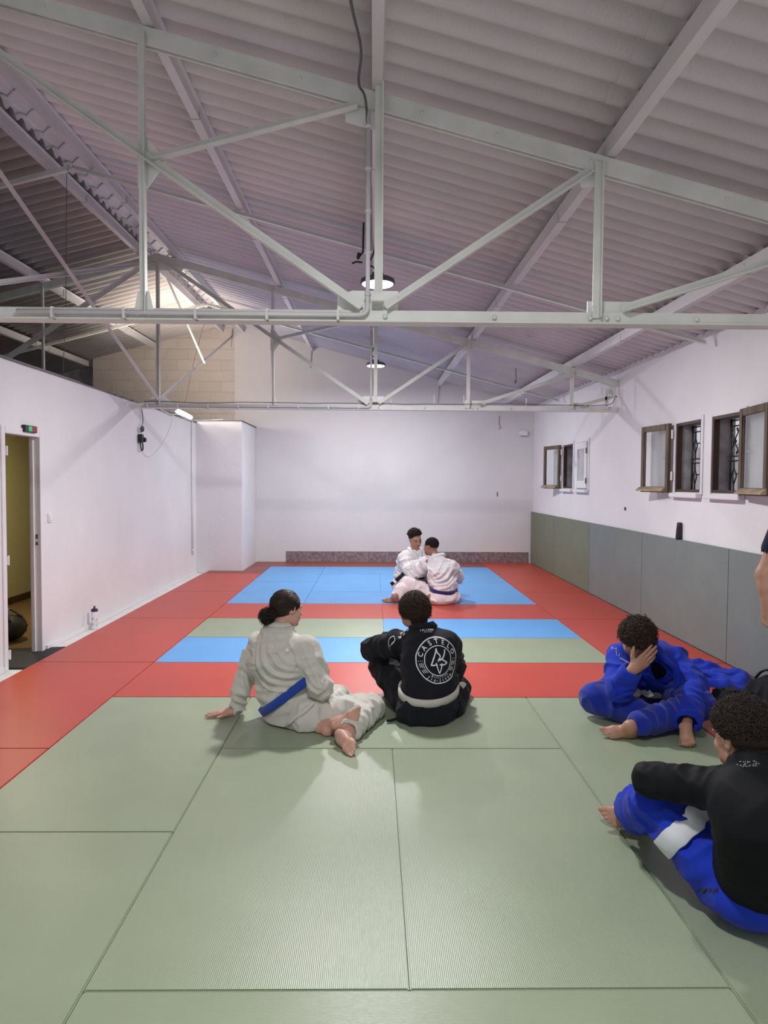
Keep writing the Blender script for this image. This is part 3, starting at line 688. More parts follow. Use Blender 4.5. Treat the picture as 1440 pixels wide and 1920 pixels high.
bm = BM()
for z in (1.56, 2.0): tube(bm, [(X0-.004,a-.012,z),(X0-.004,a-.012,z+.08)], .010, 8)
finish(bm, 'hinge', 'cable_grey', sw)

# ------------------------------------------------------------------ tatami mats
def mat_obj(x0, x1, y0, y1, colour, label, group=None, along=None):
    lx, ly = x1-x0, y1-y0
    along = along or ('y' if ly >= lx else 'x')
    a, b = (ly, lx) if along == 'y' else (lx, ly)
    bm = BM(); box(bm, -a/2+.001, a/2-.001, -b/2+.001, b/2-.001, FZ+.002, 0, .005)
    o = finish(bm, 'tatami_mat', 'mat_'+colour); o.location = ((x0+x1)/2, (y0+y1)/2, 0)
    if along == 'y': o.rotation_euler = (0,0,PI/2)
    return tag(o, label, 'mat', group)
A, B, C_, D, E_ = -1.88, -.88, .12, 1.12, 2.12
G = 'tatami mats covering the floor'
yy = lambda k: 4.14+k
def m_(*a, **k): mat_obj(*a, group=G, **k)
m_(B,D,yy(-3),yy(-2),'green','green mat across the bottom edge of the picture, nearest the camera')
m_(B,C_,yy(-2),yy(0),'green','large near green mat left of the centre seam')
m_(C_,D,yy(-2),yy(0),'green','large near green mat right of the centre seam')
m_(B,D,yy(0),yy(1),'green','green mat lying crosswise under the two seated people in cream and black gi')
m_(A,B,yy(-1),yy(1),'green','green mat on the left where the leaning hand rests, next to the red border')
m_(A,B,yy(-3),yy(-1),'green','green mat at the bottom left corner of the picture')
m_(D,E_,yy(-1),yy(1),'green','green mat under the person in blue gi covering their face')
m_(D,E_,yy(-3),yy(-1),'green','green mat at bottom right under the person in black rash guard')
m_(A,C_,yy(1),yy(2),'red','red crosswise mat behind the person in cream gi, left half of the near red band')
m_(C_,E_,yy(1),yy(2),'red','red crosswise mat behind the black gi, right half of the near red band')
m_(A,C_,yy(2),yy(3),'blue','blue crosswise mat left of centre, between red band and green mat')
m_(C_,E_,yy(2),yy(3),'green','pale green crosswise mat right of the black gi, beyond the near red band')
m_(A,C_,yy(3),yy(4),'green','pale green crosswise mat left of centre, behind the ponytail')
m_(C_,E_,yy(3),yy(4),'blue','blue crosswise mat right of centre, in front of the far red band')
m_(A,C_,yy(4),yy(5),'red','red crosswise mat of the far red band, left half')
m_(C_,E_,yy(4),yy(5),'red','red crosswise mat of the far red band, right half, under the purple belt wearer')
m_(A,B,yy(5),yy(7),'blue','blue mat in the front left corner of the far blue field')
m_(A,B,yy(7),yy(9),'blue','blue mat in the back left corner of the far blue field')
m_(B,D,yy(5),yy(6),'blue','blue crosswise mat at the front middle of the far blue field')
m_(B,C_,yy(6),yy(8),'blue','blue mat in the middle of the far field, left of its centre seam')
m_(C_,D,yy(6),yy(8),'blue','blue mat in the middle of the far field, behind the pair in white')
m_(B,D,yy(8),yy(9),'blue','blue crosswise mat at the back middle of the far blue field')
m_(D,E_,yy(5),yy(7),'blue','blue mat in the front right corner of the far blue field')
m_(D,E_,yy(7),yy(9),'blue','blue mat in the back right corner of the far blue field')
m_(-1.45,.55,yy(9),13.93,'brown','brownish red mat strip along the back tiles, left half',along='x')
m_(.55,2.12,yy(9),13.93,'brown','brownish red mat strip along the back tiles, right half',along='x')
m_(-2.26,-1.45,yy(9),13.93,'brown','brownish red mat piece beside the white pier')
m_(-2.86,A,yy(8),12.49,'brown','brownish red mat strip in front of the white pier',along='x')
m_(-2.27,A,12.49,yy(9),'brown','narrow brownish red mat piece along the right side of the pier')
XA = -2.88
for i, (p, q, lb) in enumerate([(-2,0,'red mat of the left border, closest to the camera'),(0,2,'red mat of the left border, second from the camera, beside the doorway'),(2,4,'red mat of the left border, third from the camera, beside the water bottle'),(4,6,'red mat of the left border, second from the white pier'),(6,8,'red mat of the left border, closest to the white pier')]):
    m_(XA,A,yy(p),yy(q),'red',lb)
for i, (p, q, lb) in enumerate([(-2,0,'red mat of the right border, closest to the camera'),(0,2,'red mat of the right border where the blue cloth lies'),(2,4,'red mat of the right border behind the blue gi wearer'),(4,6,'red mat of the right border, third from the back'),(6,8,'red mat of the right border, second from the back')]):
    m_(E_,3.08,yy(p),yy(q),'red',lb)
m_(E_,3.08,yy(8),13.93,'red','red mat of the right border in the far corner')
# wall pads
for (p, q, c, lb) in [(2.14,4.14,'grey','grey wall pad nearest the camera, behind the standing arm'),(4.14,6.14,'grey','grey wall pad second from the camera, beside the standing arm'),(6.14,8.14,'grey','grey wall pad with the black cylinder on top'),(8.14,10.14,'grey','grey wall pad next to the olive ones'),(10.14,12.14,'olive','olive wall pad next to the grey ones'),(12.14,13.93,'olive','olive wall pad in the far corner')]:
    bm = BM(); a = q-p; box(bm, -a/2+.002, a/2-.002, -.498, .498, -.019, .019, .004)
    o = finish(bm, 'wall_pad', 'pad_'+c); o.location = (3.105, (p+q)/2, .501); o.rotation_euler = (PI/2, 0, PI/2)
    tag(o, lb, 'pad', 'pads along the right wall')
bm = BM(); lathe(bm, [(0,0),(.030,0),(.032,.02),(.027,.12),(.024,.165),(.020,.172),(0,.172)], (3.103,7.2,1.0), 16, Matrix.Rotation(.05,4,'X'))
tag(finish(bm, 'flask', 'dark', None, True), 'black tapered cylinder standing on the edge of a grey wall pad', 'flask')
# water bottle on the white floor strip
R = empty('water_bottle', (-3.0, 7.72, FZ), 'white sports bottle with dark blue cap by the white partition', 'bottle')
c = (-3.0,7.72,FZ)
bm = BM(); lathe(bm, [(0,0),(.034,0),(.036,.01),(.036,.13),(.034,.14),(.036,.15),(.036,.165),(.031,.172),(.034,.18),(.034,.195),(.0,.195)], c, 24); finish(bm, 'bottle_body', 'white_pl', R, True)
M['navy'] = mat('navy_plastic', (.015,.016,.06), .4)
bm = BM(); lathe(bm, [(0,.195),(.036,.195),(.037,.212),(.030,.222),(.012,.226),(.009,.245),(.011,.252),(0,.253)], c, 24); finish(bm, 'cap', 'navy', R, True)
bm = BM(); rr = random.Random(5)
for i in range(26):
    a = -PI*.5+rr.uniform(-1.3,1.3)+.35; z = .03+rr.uniform(0,.085); h = rr.uniform(.01,.022); w = rr.uniform(.06,.16)
    vs_ = []
    for (da, dz) in ((0,0),(w,.004),(w+.10,h),(.10,h-.003)):
        vs_.append(bm.verts.new((c[0]+.0368*math.cos(a+da), c[1]+.0368*math.sin(a+da), c[2]+z+dz)))
    bm.faces.new(vs_)
finish(bm, 'print', 'navy', R)
# ------------------------------------------------------------------ sculpting kit: smooth-blended solids polygonised into one surface
_PERM = RNG.permutation(256).astype(np.int32); _PERM = np.concatenate([_PERM,_PERM]); _GR = RNG.uniform(-1,1,256).astype(np.float32)
def vnoise(p):
    """smooth value noise, p (n,3)"""
    i = np.floor(p).astype(np.int32); f = (p-i).astype(np.float32); f = f*f*f*(f*(f*6-15)+10); i &= 255
    r = 0
    for dx in (0,1):
        wx = f[:,0] if dx else 1-f[:,0]
        a = _PERM[(i[:,0]+dx) & 255]
        for dy in (0,1):
            wy = f[:,1] if dy else 1-f[:,1]
            b = _PERM[(a+i[:,1]+dy) & 255]
            for dz in (0,1):
                wz = f[:,2] if dz else 1-f[:,2]
                r = r+_GR[_PERM[(b+i[:,2]+dz) & 255]]*wx*wy*wz
    return r
def A3(v): return np.array([v[0],v[1],v[2]], dtype=np.float32)
class Sculpt:
    def __init__(s, lo, hi, h):
        s.h = h; s.lo = A3(lo); n = np.ceil((A3(hi)-s.lo)/h).astype(int)+1; s.n = n
        s.f = np.full(n, 9.0, dtype=np.float32)
        s.ax = [s.lo[i]+h*np.arange(n[i], dtype=np.float32) for i in range(3)]
    def win(s, lo, hi):
        a = np.clip(np.floor((lo-s.lo)/s.h).astype(int), 0, s.n); b = np.clip(np.ceil((hi-s.lo)/s.h).astype(int)+1, 0, s.n)
        if np.any(b-a < 2): return None, None
        sl = tuple(slice(a[i], b[i]) for i in range(3))
        X, Y, Z = np.meshgrid(s.ax[0][sl[0]], s.ax[1][sl[1]], s.ax[2][sl[2]], indexing='ij')
        return sl, np.stack([X,Y,Z], -1).reshape(-1,3)
    def comb(s, sl, d, k, op):
        sh = s.f[sl].shape; d = d.reshape(sh); f = s.f[sl]
        if op == 'add':
            if k > 0:
                h = np.clip(.5+.5*(f-d)/k, 0, 1); s.f[sl] = f*(1-h)+d*h-k*h*(1-h)
                big = f > 5; s.f[sl][big] = d[big] if False else s.f[sl][big]
                ff = s.f[sl]; ff[big] = d[big]; s.f[sl] = ff
            else: s.f[sl] = np.minimum(f, d)
        elif op == 'sub':
            if k > 0:
                h = np.clip(.5-.5*(f+d)/k, 0, 1); s.f[sl] = f*(1-h)+(-d)*h+k*h*(1-h)
            else: s.f[sl] = np.maximum(f, -d)
    def cone(s, a, b, ra, rb, k=.02, flat=None, op='add', wr=None):
        """rounded cone a-b; flat=(axis, factor) widens it along axis by factor; wr=(amp, along, around, seed) cloth folds"""
        a, b = A3(a), A3(b)
        m = max(ra, rb)*(flat[1] if flat else 1)+k+3*s.h+(2*wr[0] if wr else 0)+.004
        sl, p = s.win(np.minimum(a,b)-m, np.maximum(a,b)+m)
        if sl is None: return s
        q = p
        if flat:
            ax = A3(V(flat[0]).normalized()); c = (a+b)/2
            q = p-((p-c)@ax)[:,None]*ax*(1-1/flat[1])
        ab = b-a; L2 = float(ab@ab)+1e-12
        t = np.clip(((q-a)@ab)/L2, 0, 1)
        r = ra+(rb-ra)*t
        d = np.linalg.norm(q-a-t[:,None]*ab, axis=1)-r
        if wr:
            amp, fa, fr, seed = wr; mk = np.abs(d) < 2.6*amp+3*s.h
            if mk.any():
                L = math.sqrt(L2); u = ab/L; pp = p[mk]; al = (pp-a)@u; pe = pp-a-al[:,None]*u
                g = pe*fr+u*(al*fa)[:,None]+seed*7.31
                g = g+.35*np.stack([vnoise(g*.5+11), vnoise(g*.5+23), vnoise(g*.5+37)], -1)
                n1 = vnoise(g); n = 1.5*(1-2.6*np.abs(n1)**.85)+.5*vnoise(g*2.1+5); n = np.clip(n, -1.6, 1.7)*np.clip((2.6*amp+3*s.h-np.abs(d[mk]))/(.6*amp), 0, 1)
                d[mk] -= amp*n
        s.comb(sl, d, k, op); return s
    def ell(s, c, r, R=None, k=.02, op='add'):
        """ellipsoid; R = 3 axis vectors"""
        c = A3(c); r = A3(r); m = float(r.max())+k+3*s.h
        sl, p = s.win(c-m, c+m)
        if sl is None: return s
        q = p-c
        if R is not None: q = np.stack([q@A3(V(x).normalized()) for x in R], -1)
        k0 = np.linalg.norm(q/r, axis=1); k1 = np.linalg.norm(q/(r*r), axis=1)+1e-9
        s.comb(sl, k0*(k0-1)/k1, k, op); return s
    def chain(s, pts, rs, k=.02, flat=None, wr=None, op='add'):
        for i in range(len(pts)-1): s.cone(pts[i], pts[i+1], rs[i], rs[i+1], k, flat, op, (wr[0],wr[1],wr[2],wr[3]+i) if wr else None)
        return s
    def fold(s, pts, sig=.012, amp=.012, look=(0,1,0), deep=.14, n=5):
        """raise (or with amp<0 crease) the surface along a curve, on the side turned against `look`"""
        P_ = np.array([tuple(q) for q in smooth_path(pts, n)], dtype=np.float32); lk = A3(V(look).normalized())
        m = deep+3*sig; sl, p = s.win(P_.min(0)-m, P_.max(0)+m)
        if sl is None: return s
        f = s.f[sl].reshape(-1); mk = np.abs(f) < .05; q = p[mk]; best = np.full(len(q), 9., dtype=np.float32); dep = np.zeros(len(q), dtype=np.float32); tt = np.zeros(len(q), dtype=np.float32)
        for i in range(len(P_)-1):
            a, b = P_[i], P_[i+1]; ab = b-a; abp = ab-lk*(ab@lk); L2 = float(abp@abp)+1e-9
            r = q-a; rp = r-np.outer(r@lk, lk); t = np.clip((rp@abp)/L2, 0, 1); d = np.linalg.norm(rp-t[:,None]*abp, axis=1)
            z = r@lk-t*(ab@lk); u = d < best; best[u] = d[u]; dep[u] = z[u]; tt[u] = (i+t[u])/(len(P_)-1)
        w = np.exp(-(best/sig)**2)*np.clip((deep-np.abs(dep))/(.3*deep), 0, 1)*np.sin(np.pi*np.clip(tt, .04, .96))**.5
        f2 = f.copy(); f2[mk] -= amp*w; s.f[sl] = f2.reshape(s.f[sl].shape); return s
    def plane(s, p0, n, k=.006):
        """cut everything on the side n points to"""
        p0 = A3(p0); n = A3(V(n).normalized())
        d = ((s.ax[0]-p0[0])*n[0])[:,None,None]+((s.ax[1]-p0[1])*n[1])[None,:,None]+((s.ax[2]-p0[2])*n[2])[None,None,:]
        h = np.clip(.5-.5*(s.f-d)/k, 0, 1); s.f = np.where(s.f > 5, s.f, s.f*(1-h)+d*h+k*h*(1-h)).astype(np.float32); return s
    def polygons(s):
        f = s.f; h = s.h; S = f < 0; n = s.n
        c = [S[i:n[0]-1+i, j:n[1]-1+j, k:n[2]-1+k] for i in (0,1) for j in (0,1) for k in (0,1)]
        anyn = c[0].copy(); alln = c[0].copy()
        for x in c[1:]: anyn |= x; alln &= x
        I, J, K = np.nonzero(anyn & ~alln)
        idx = np.full((n[0]-1,n[1]-1,n[2]-1), -1, dtype=np.int32); idx[I,J,K] = np.arange(len(I))
        val = {(i,j,k): f[I+i,J+j,K+k] for i in (0,1) for j in (0,1) for k in (0,1)}
        acc = np.zeros((len(I),3)); cnt = np.zeros(len(I))
        for a in (0,1,2):
            for u in (0,1):
                for v in (0,1):
                    o = [0,0,0]; o[(a+1)%3] = u; o[(a+2)%3] = v; o1 = list(o); o1[a] = 1
                    f0, f1 = val[tuple(o)], val[tuple(o1)]; mk = (f0 < 0) != (f1 < 0)
                    t = np.where(mk, f0/np.where(f0-f1 == 0, 1, f0-f1), 0); t = np.clip(t, 0, 1)
                    pt = np.zeros((len(I),3)); pt[:,(a+1)%3] = u; pt[:,(a+2)%3] = v; pt[:,a] = t
                    acc += pt*mk[:,None]; cnt += mk
        P_ = s.lo+h*(np.stack([I,J,K],-1)+acc/np.maximum(cnt,1)[:,None])
        quads = []
        for a in (0,1,2):
            b, c_ = (a+1)%3, (a+2)%3
            sl0 = [slice(None)]*3; sl1 = [slice(None)]*3; sl0[a] = slice(0,-1); sl1[a] = slice(1,None)
            s0, s1 = S[tuple(sl0)], S[tuple(sl1)]
            E = np.stack(np.nonzero(s0 != s1), -1)
            ok = (E[:,b] > 0) & (E[:,c_] > 0) & (E[:,b] < n[b]-1) & (E[:,c_] < n[c_]-1); E = E[ok]
            flip = s0[E[:,0],E[:,1],E[:,2]]
            def g(db, dc):
                q = E.copy(); q[:,b] += db; q[:,c_] += dc; return idx[q[:,0],q[:,1],q[:,2]]
            Q = np.stack([g(-1,-1), g(0,-1), g(0,0), g(-1,0)], -1)
            Q[~flip] = Q[~flip][:,::-1]; quads.append(Q)
        Q = np.concatenate(quads); Q = Q[(Q >= 0).all(1)]
        return P_, Q
    def relax(s, P_, Q, it):
        for _ in range(it):
            acc = np.zeros_like(P_); cnt = np.zeros(len(P_))
            for i in range(4):
                j = (i+1)%4
                np.add.at(acc, Q[:,i], P_[Q[:,j]]); np.add.at(cnt, Q[:,i], 1)
                np.add.at(acc, Q[:,j], P_[Q[:,i]]); np.add.at(cnt, Q[:,j], 1)
            P_ = P_*.4+.6*acc/np.maximum(cnt,1)[:,None]
        return P_
    def obj(s, name, material, parent, it=2):
        P_, Q = s.polygons(); P_ = s.relax(P_, Q, it)
        return npmesh(name, P_, Q, material, parent)

def hand(S, w, d, n, th, curl=(.2,.25,.3,.35), spread=.06, thumb=(.9,.35,.15), sc=1.0, tcurl=.3):
    """w wrist, d direction to the fingers, n palm normal (fingers curl that way), th direction of the thumb side"""
    w = V(w); d = V(d).normalized(); n = V(n); n = (n-d*n.dot(d)).normalized(); s_ = d.cross(n)
    if s_.dot(V(th)) < 0: s_ = -s_
    kn = []; offs = (.031,.011,-.010,-.029); lens = (.088,.093,.088,.080)
    for o, L in zip(offs, lens):
        b = w+d*.012*sc+s_*o*.45*sc; e = w+d*L*sc+s_*o*sc-n*(.002*sc if abs(o) < .02 else 0)
        S.cone(b, e, .0155*sc, .0125*sc, .012*sc); kn.append(e)
    S.cone(w-d*.03*sc, w+d*.03*sc, .026*sc, .024*sc, .02*sc, (s_, 1.22))
    S.cone(w+d*.02*sc+s_*.018*sc+n*.006*sc, w+d*.045*sc+s_*.028*sc+n*.006*sc, .017*sc, .013*sc, .015*sc)
    S.cone(w+d*.02*sc-s_*.018*sc+n*.005*sc, w+d*.06*sc-s_*.024*sc+n*.004*sc, .014*sc, .011*sc, .015*sc)
    segs = ((.040,.024,.020),(.044,.028,.022),(.041,.026,.021),(.032,.020,.018)); rad = (.0090,.0092,.0088,.0078)
    for i in range(4):
        ang = spread*(1.5-i); dd = (d*math.cos(ang)+s_*math.sin(ang)).normalized(); p = kn[i]; a = 0
        pts = [p]
        c = curl[i] if not isinstance(curl[i], (tuple,list)) else None
        cs = (c*.8, c*1.2, c*.8) if c is not None else curl[i]
        for L, ca in zip(segs[i], cs):
            a += ca; p = p+(dd*math.cos(a)+n*math.sin(a))*L*sc; pts.append(p)
        r = rad[i]*sc; S.chain(pts, [r*1.12, r*1.02, r*.95, r*.82], .003*sc)
    tb = w+d*.022*sc+s_*.022*sc+n*.006*sc
    td = (s_*thumb[0]+d*thumb[1]+n*thumb[2]).normalized()
    p1 = tb+td*.040*sc; td2 = (td+d*tcurl+n*tcurl*.3).normalized(); p2 = p1+td2*.034*sc; td3 = (td2+d*tcurl).normalized(); p3 = p2+td3*.024*sc
    S.chain([tb,p1,p2,p3], [.016*sc,.0115*sc,.0105*sc,.0085*sc], .006*sc)
def foot(S, an, d, up, big, sc=1.0, tcurl=.0):
    """an ankle joint, d towards the toes, up away from the sole, big towards the big-toe side"""
    an = V(an); d = V(d).normalized(); up = V(up); up = (up-d*up.dot(d)).normalized(); s_ = d.cross(up)
    if s_.dot(V(big)) < 0: s_ = -s_
    def q(x, y, z): return an+d*x*sc+s_*y*sc+up*z*sc
    S.cone(q(-.045,0,-.050), q(-.020,0,-.045), .031*sc, .033*sc, .02*sc)
    S.cone(q(0,0,.02), q(-.005,0,-.02), .037*sc, .038*sc, .03*sc)
    S.ell(q(.0,.028,-.005), (.014*sc,)*3, None, .015*sc); S.ell(q(-.004,-.028,-.010), (.014*sc,)*3, None, .015*sc)
    S.cone(q(-.01,.002,-.035), q(.085,.014,-.046), .034*sc, .024*sc, .025*sc, (s_,1.15))
    S.cone(q(-.02,-.012,-.055), q(.085,-.018,-.062), .024*sc, .018*sc, .02*sc)
    S.cone(q(.085,.022,-.058), q(.120,.024,-.062), .023*sc, .020*sc, .02*sc)
    S.cone(q(.085,-.005,-.058), q(.115,-.006,-.062), .021*sc, .018*sc, .02*sc)
    S.cone(q(.075,-.028,-.064), q(.100,-.032,-.066), .017*sc, .015*sc, .02*sc)
    ty = (.030,.010,-.007,-.022,-.036); tl = (.050,.040,.036,.031,.026); tr = (.0135,.0092,.0087,.0083,.0080); tx = (.125,.125,.118,.108,.096)
    for y, L, r, x in zip(ty, tl, tr, tx):
        a = q(x, y, -.066); b = a+(d*.6+up*(.1-tcurl))*L*.55*sc; c = b+(d*.9-up*(.05+tcurl))*L*.45*sc
        S.chain([a,b,c], [r*sc*1.05, r*sc, r*sc*.95], .004*sc)
def head(S, c, f, u, sc=1.0, jaw=1.0):
    """c centre of the skull, f facing direction, u up; ears, brow, nose, lips and chin are modelled"""
    c = V(c); f = V(f).normalized(); u = V(u); u = (u-f*u.dot(f)).normalized(); s_ = f.cross(u)
    def q(x, y, z): return c+s_*x*sc+f*y*sc+u*z*sc
    R = (s_, f, u); e = lambda p, r, k=.015, op='add', RR=R: S.ell(q(*p), tuple(x*sc for x in r), RR, k*sc, op)
    e((0,-.010,.022), (.076,.094,.088), .01); e((0,.020,-.020), (.068,.074,.080), .03)
    e((0,.042,-.062), (.050,.045,.046), .03); e((0,.078,-.098), (.022,.018,.018), .022)
    for sg in (-1,1):
        e((sg*.040,.030,-.070), (.022*jaw,.040,.030), .025); e((sg*.043,.062,-.030), (.024,.022,.022), .02)
        e((sg*.034,.094,.000), (.019,.015,.012), .010, 'sub'); e((sg*.032,.078,-.001), (.0135,.0135,.0125), .003)
        e((sg*.032,.086,.016), (.024,.010,.008), .012)
        e((sg*.077,-.004,-.008), (.009,.020,.032), .006, RR=((s_+f*.35*-sg*sg).normalized(), (f-s_*.35*sg).normalized(), u)); e((sg*.084,.002,-.004), (.006,.010,.018), .004, 'sub')
        e((sg*.013,.104,-.038), (.009,.010,.008), .006)
    S.cone(q(0,.090,.004), q(0,.114,-.033), .009*sc, .012*sc, .010*sc)
    e((0,.096,-.062), (.026,.012,.0075), .006); e((0,.093,-.073), (.021,.012,.0075), .005); e((0,.106,-.0675), (.022,.006,.0018), .002, 'sub')
    return q
# ---- surface strips, curls, projected print
def ribbon(name, pts, nrm, width, thick, material, parent, closed=False, wfn=None):
    n = len(pts); vs, fs = [], []
    for i in range(n):
        a = pts[(i-1) % n] if (closed or i > 0) else pts[i]; b = pts[(i+1) % n] if (closed or i < n-1) else pts[i]
        t = (V(b)-V(a)).normalized(); nn = V(nrm[i]); nn = (nn-t*nn.dot(t)).normalized(); s_ = t.cross(nn)
        w = (width if wfn is None else wfn(i/(n-1)))/2; p = V(pts[i])
        for x, z in ((-w,0),(-w*.92,thick),(0,thick*1.15),(w*.92,thick),(w,0),(w*.9,-thick*.6),(-w*.9,-thick*.6)): vs.append(p+s_*x+nn*z)
    m = 7
    for i in range(n if closed else n-1):
        a, b = i*m, ((i+1) % n)*m
        for j in range(m): fs.append((a+j, a+(j+1) % m, b+(j+1) % m, b+j))
    o = npmesh(name, [tuple(v) for v in vs], fs, material, parent)
    if not closed:
        pass
    return o
def on_surface(bvh, p, off=0.0):
    loc, nr, _, _ = bvh.find_nearest(V(p))
    return loc+nr*off, nr
def bvh_of(o):
    me = o.data; vs = [v.co.copy() for v in me.vertices]; return BVHTree.FromPolygons(vs, [tuple(p.vertices) for p in me.polygons])
def strip_on(name, bvh, pts, width, thick, material, parent, closed=False, n=6, off=.002, wfn=None, relax=0):
    P_ = smooth_path(pts+([pts[0]] if closed else []), n)
    if closed: P_ = P_[:-1]
    loc, nr = [], []
    for p in P_:
        l, q = on_surface(bvh, p, off); loc.append(l); nr.append(q)
    m = len(loc)
    for _ in range(3+relax):
        nr = [((nr[(i-1) % m] if closed or i else nr[i])+nr[i]*2+(nr[(i+1) % m] if closed or i < m-1 else nr[i])).normalized() for i in range(m)]
        loc = [((loc[(i-1) % m]+loc[i]*2+loc[(i+1) % m])/4 if closed or 0 < i < m-1 else loc[i]) for i in range(m)]
    return ribbon(name, loc, nr, width, thick, material, parent, closed, wfn)
def hoop(bvh, c, ax, r, n=40, off=.004, tilt=None):
    """points around a body at centre c, in the plane normal to ax, cast inwards onto the surface"""
    c = V(c); ax = V(ax).normalized(); _, s_, u = frame_of(ax, V((0,1,.01))); out, nr = [], []
    for i in range(n):
        a = 2*PI*i/n; d = s_*math.cos(a)+u*math.sin(a)
        loc, q, _, _ = bvh.ray_cast(c+d*r, -d)
        if loc is None: loc, q = c+d*r*.6, d
        out.append(loc+d*off); nr.append(d)
    for _ in range(6): out = [(out[i-1]+out[i]*2+out[(i+1) % n])/4 for i in range(n)]
    return out, nr
def curls(name, c, R, rad, mask, count, material, parent, cr=.011, wr=.0022, turns=1.6, lift=.008, seed=1, shell=None, jit=.3):
    """curly hair: little springs growing out of an ellipsoidal scalp; R = (side, forward, up) axes; mask(local dir) -> bool"""
    rg = np.random.default_rng(seed); vs, fs = [], []; s_, f, u = [np.array(V(x).normalized()) for x in R]; c = np.array(V(c)); made = 0
    nseg, k = 9, 4; T = np.linspace(0, 1, nseg); cs = np.cos(np.arange(k)*2*PI/k); sn = np.sin(np.arange(k)*2*PI/k)
    while made < count:
        l = rg.normal(size=3); l /= np.linalg.norm(l)
        if not mask(l): continue
        p = c+(s_*l[0]*rad[0]+f*l[1]*rad[1]+u*l[2]*rad[2]); nn = s_*l[0]/rad[0]+f*l[1]/rad[1]+u*l[2]/rad[2]; nn /= np.linalg.norm(nn)
        ax = nn*.35+rg.normal(size=3)*jit*2; ax -= u*.25; ax /= np.linalg.norm(ax)
        e1 = np.cross(ax, rg.normal(size=3)); e1 /= np.linalg.norm(e1); e2 = np.cross(ax, e1); q = cr*rg.uniform(.6,1.2); ln = q*rg.uniform(.8,2.2)
        ph = rg.uniform(0, 6.28); a = ph+T*turns*2*PI*rg.uniform(.6,1.2)
        pts = p+nn*lift*rg.uniform(.2,1.5)+np.outer(T-.5, ax)*ln*2+np.outer(np.cos(a), e1)*q+np.outer(np.sin(a), e2)*q
        b = len(vs)*0+made*nseg*k; tg = np.gradient(pts, axis=0); tg /= np.linalg.norm(tg, axis=1)[:,None]
        s1 = np.cross(tg, ax+.01); s1 /= np.linalg.norm(s1, axis=1)[:,None]+1e-9; s2 = np.cross(tg, s1)
        rr = wr*(1-.5*np.abs(T*2-1)**3)
        vs.append((pts[:,None,:]+rr[:,None,None]*(cs[None,:,None]*s1[:,None,:]+sn[None,:,None]*s2[:,None,:])).reshape(-1,3))
        i = np.arange(nseg-1)[:,None]*k; j = np.arange(k)[None,:]; j2 = (np.arange(k)+1)[None,:] % k
        fs.append((b+np.stack([i+j, i+j2, i+k+j2, i+k+j], -1)).reshape(-1,4)); made += 1
    return npmesh(name, np.concatenate(vs), np.concatenate(fs), material, parent)
def strands(name, paths, material, parent, wr=.0016, k=4):
    """many fine tubes along given point lists (all the same length)"""
    P_ = np.array([[tuple(q) for q in p] for p in paths], dtype=float); m, n, _ = P_.shape
    tg = np.gradient(P_, axis=1); tg /= np.linalg.norm(tg, axis=2)[...,None]+1e-9
    s1 = np.cross(tg, np.array([.31,.22,.9])); s1 /= np.linalg.norm(s1, axis=2)[...,None]+1e-9; s2 = np.cross(tg, s1)
    a = np.arange(k)*2*PI/k; T = np.linspace(0,1,n); rr = (wr*(1-.6*T**3))[None,:,None,None]
    vs = (P_[:,:,None,:]+rr*(np.cos(a)[None,None,:,None]*s1[:,:,None,:]+np.sin(a)[None,None,:,None]*s2[:,:,None,:])).reshape(-1,3)
    b = (np.arange(m)*n*k)[:,None,None]; i = (np.arange(n-1)*k)[None,:,None]; j = np.arange(k)[None,None,:]; j2 = (j+1) % k
    fs = np.stack(np.broadcast_arrays(b+i+j, b+i+j2, b+i+k+j2, b+i+k+j), -1).reshape(-1,4)
    return npmesh(name, vs, fs, material, parent)
def print_on(name, bvh, shapes, origin, right, up, inward, material, parent, off=.0025, cut=.02):
    """shapes = bmesh in 2-D (x right, y up, metres); projected onto the garment along `inward`"""
    bm = shapes
    bmesh.ops.triangulate(bm, faces=bm.faces)
    for _ in range(3):
        es = [e for e in bm.edges if e.calc_length() > cut]
        if not es: break
        bmesh.ops.subdivide_edges(bm, edges=es, cuts=1); bmesh.ops.triangulate(bm, faces=bm.faces)
    origin, right, up, inward = V(origin), V(right).normalized(), V(up).normalized(), V(inward).normalized()
    bad = []
    for v in bm.verts:
        p = origin+right*v.co.x+up*v.co.y
        loc, nr, _, _ = bvh.ray_cast(p-inward*.25, inward, .6)
        if loc is None: bad.append(v); continue
        v.co = loc-inward*off*.6+nr*off*.4
    if bad: bmesh.ops.delete(bm, geom=bad, context='VERTS')
    return finish(bm, name, material, parent, False, False)
def text_shape(bm, s, size, x=0, y=0, ang=0, sx=1.0, bold=0.0):
    cu = bpy.data.curves.new('t', 'FONT'); cu.body = s; cu.size = size; cu.align_x = 'CENTER'; cu.align_y = 'CENTER'; cu.offset = bold
    cu.resolution_u = 3
    o = bpy.data.objects.new('t', cu); COL.objects.link(o); bpy.context.view_layer.update()
    me = o.evaluated_get(bpy.context.evaluated_depsgraph_get()).to_mesh()
    n0 = len(bm.verts); Mx = Matrix.Translation((x,y,0)) @ Matrix.Rotation(ang,4,'Z') @ Matrix.Diagonal((sx,1,1,1))
    vv = [bm.verts.new(Mx @ v.co) for v in me.vertices]
    for p in me.polygons:
        try: bm.faces.new([vv[i] for i in p.vertices])
        except ValueError: pass
    o.to_mesh_clear(); bpy.data.objects.remove(o); bpy.data.curves.remove(cu)
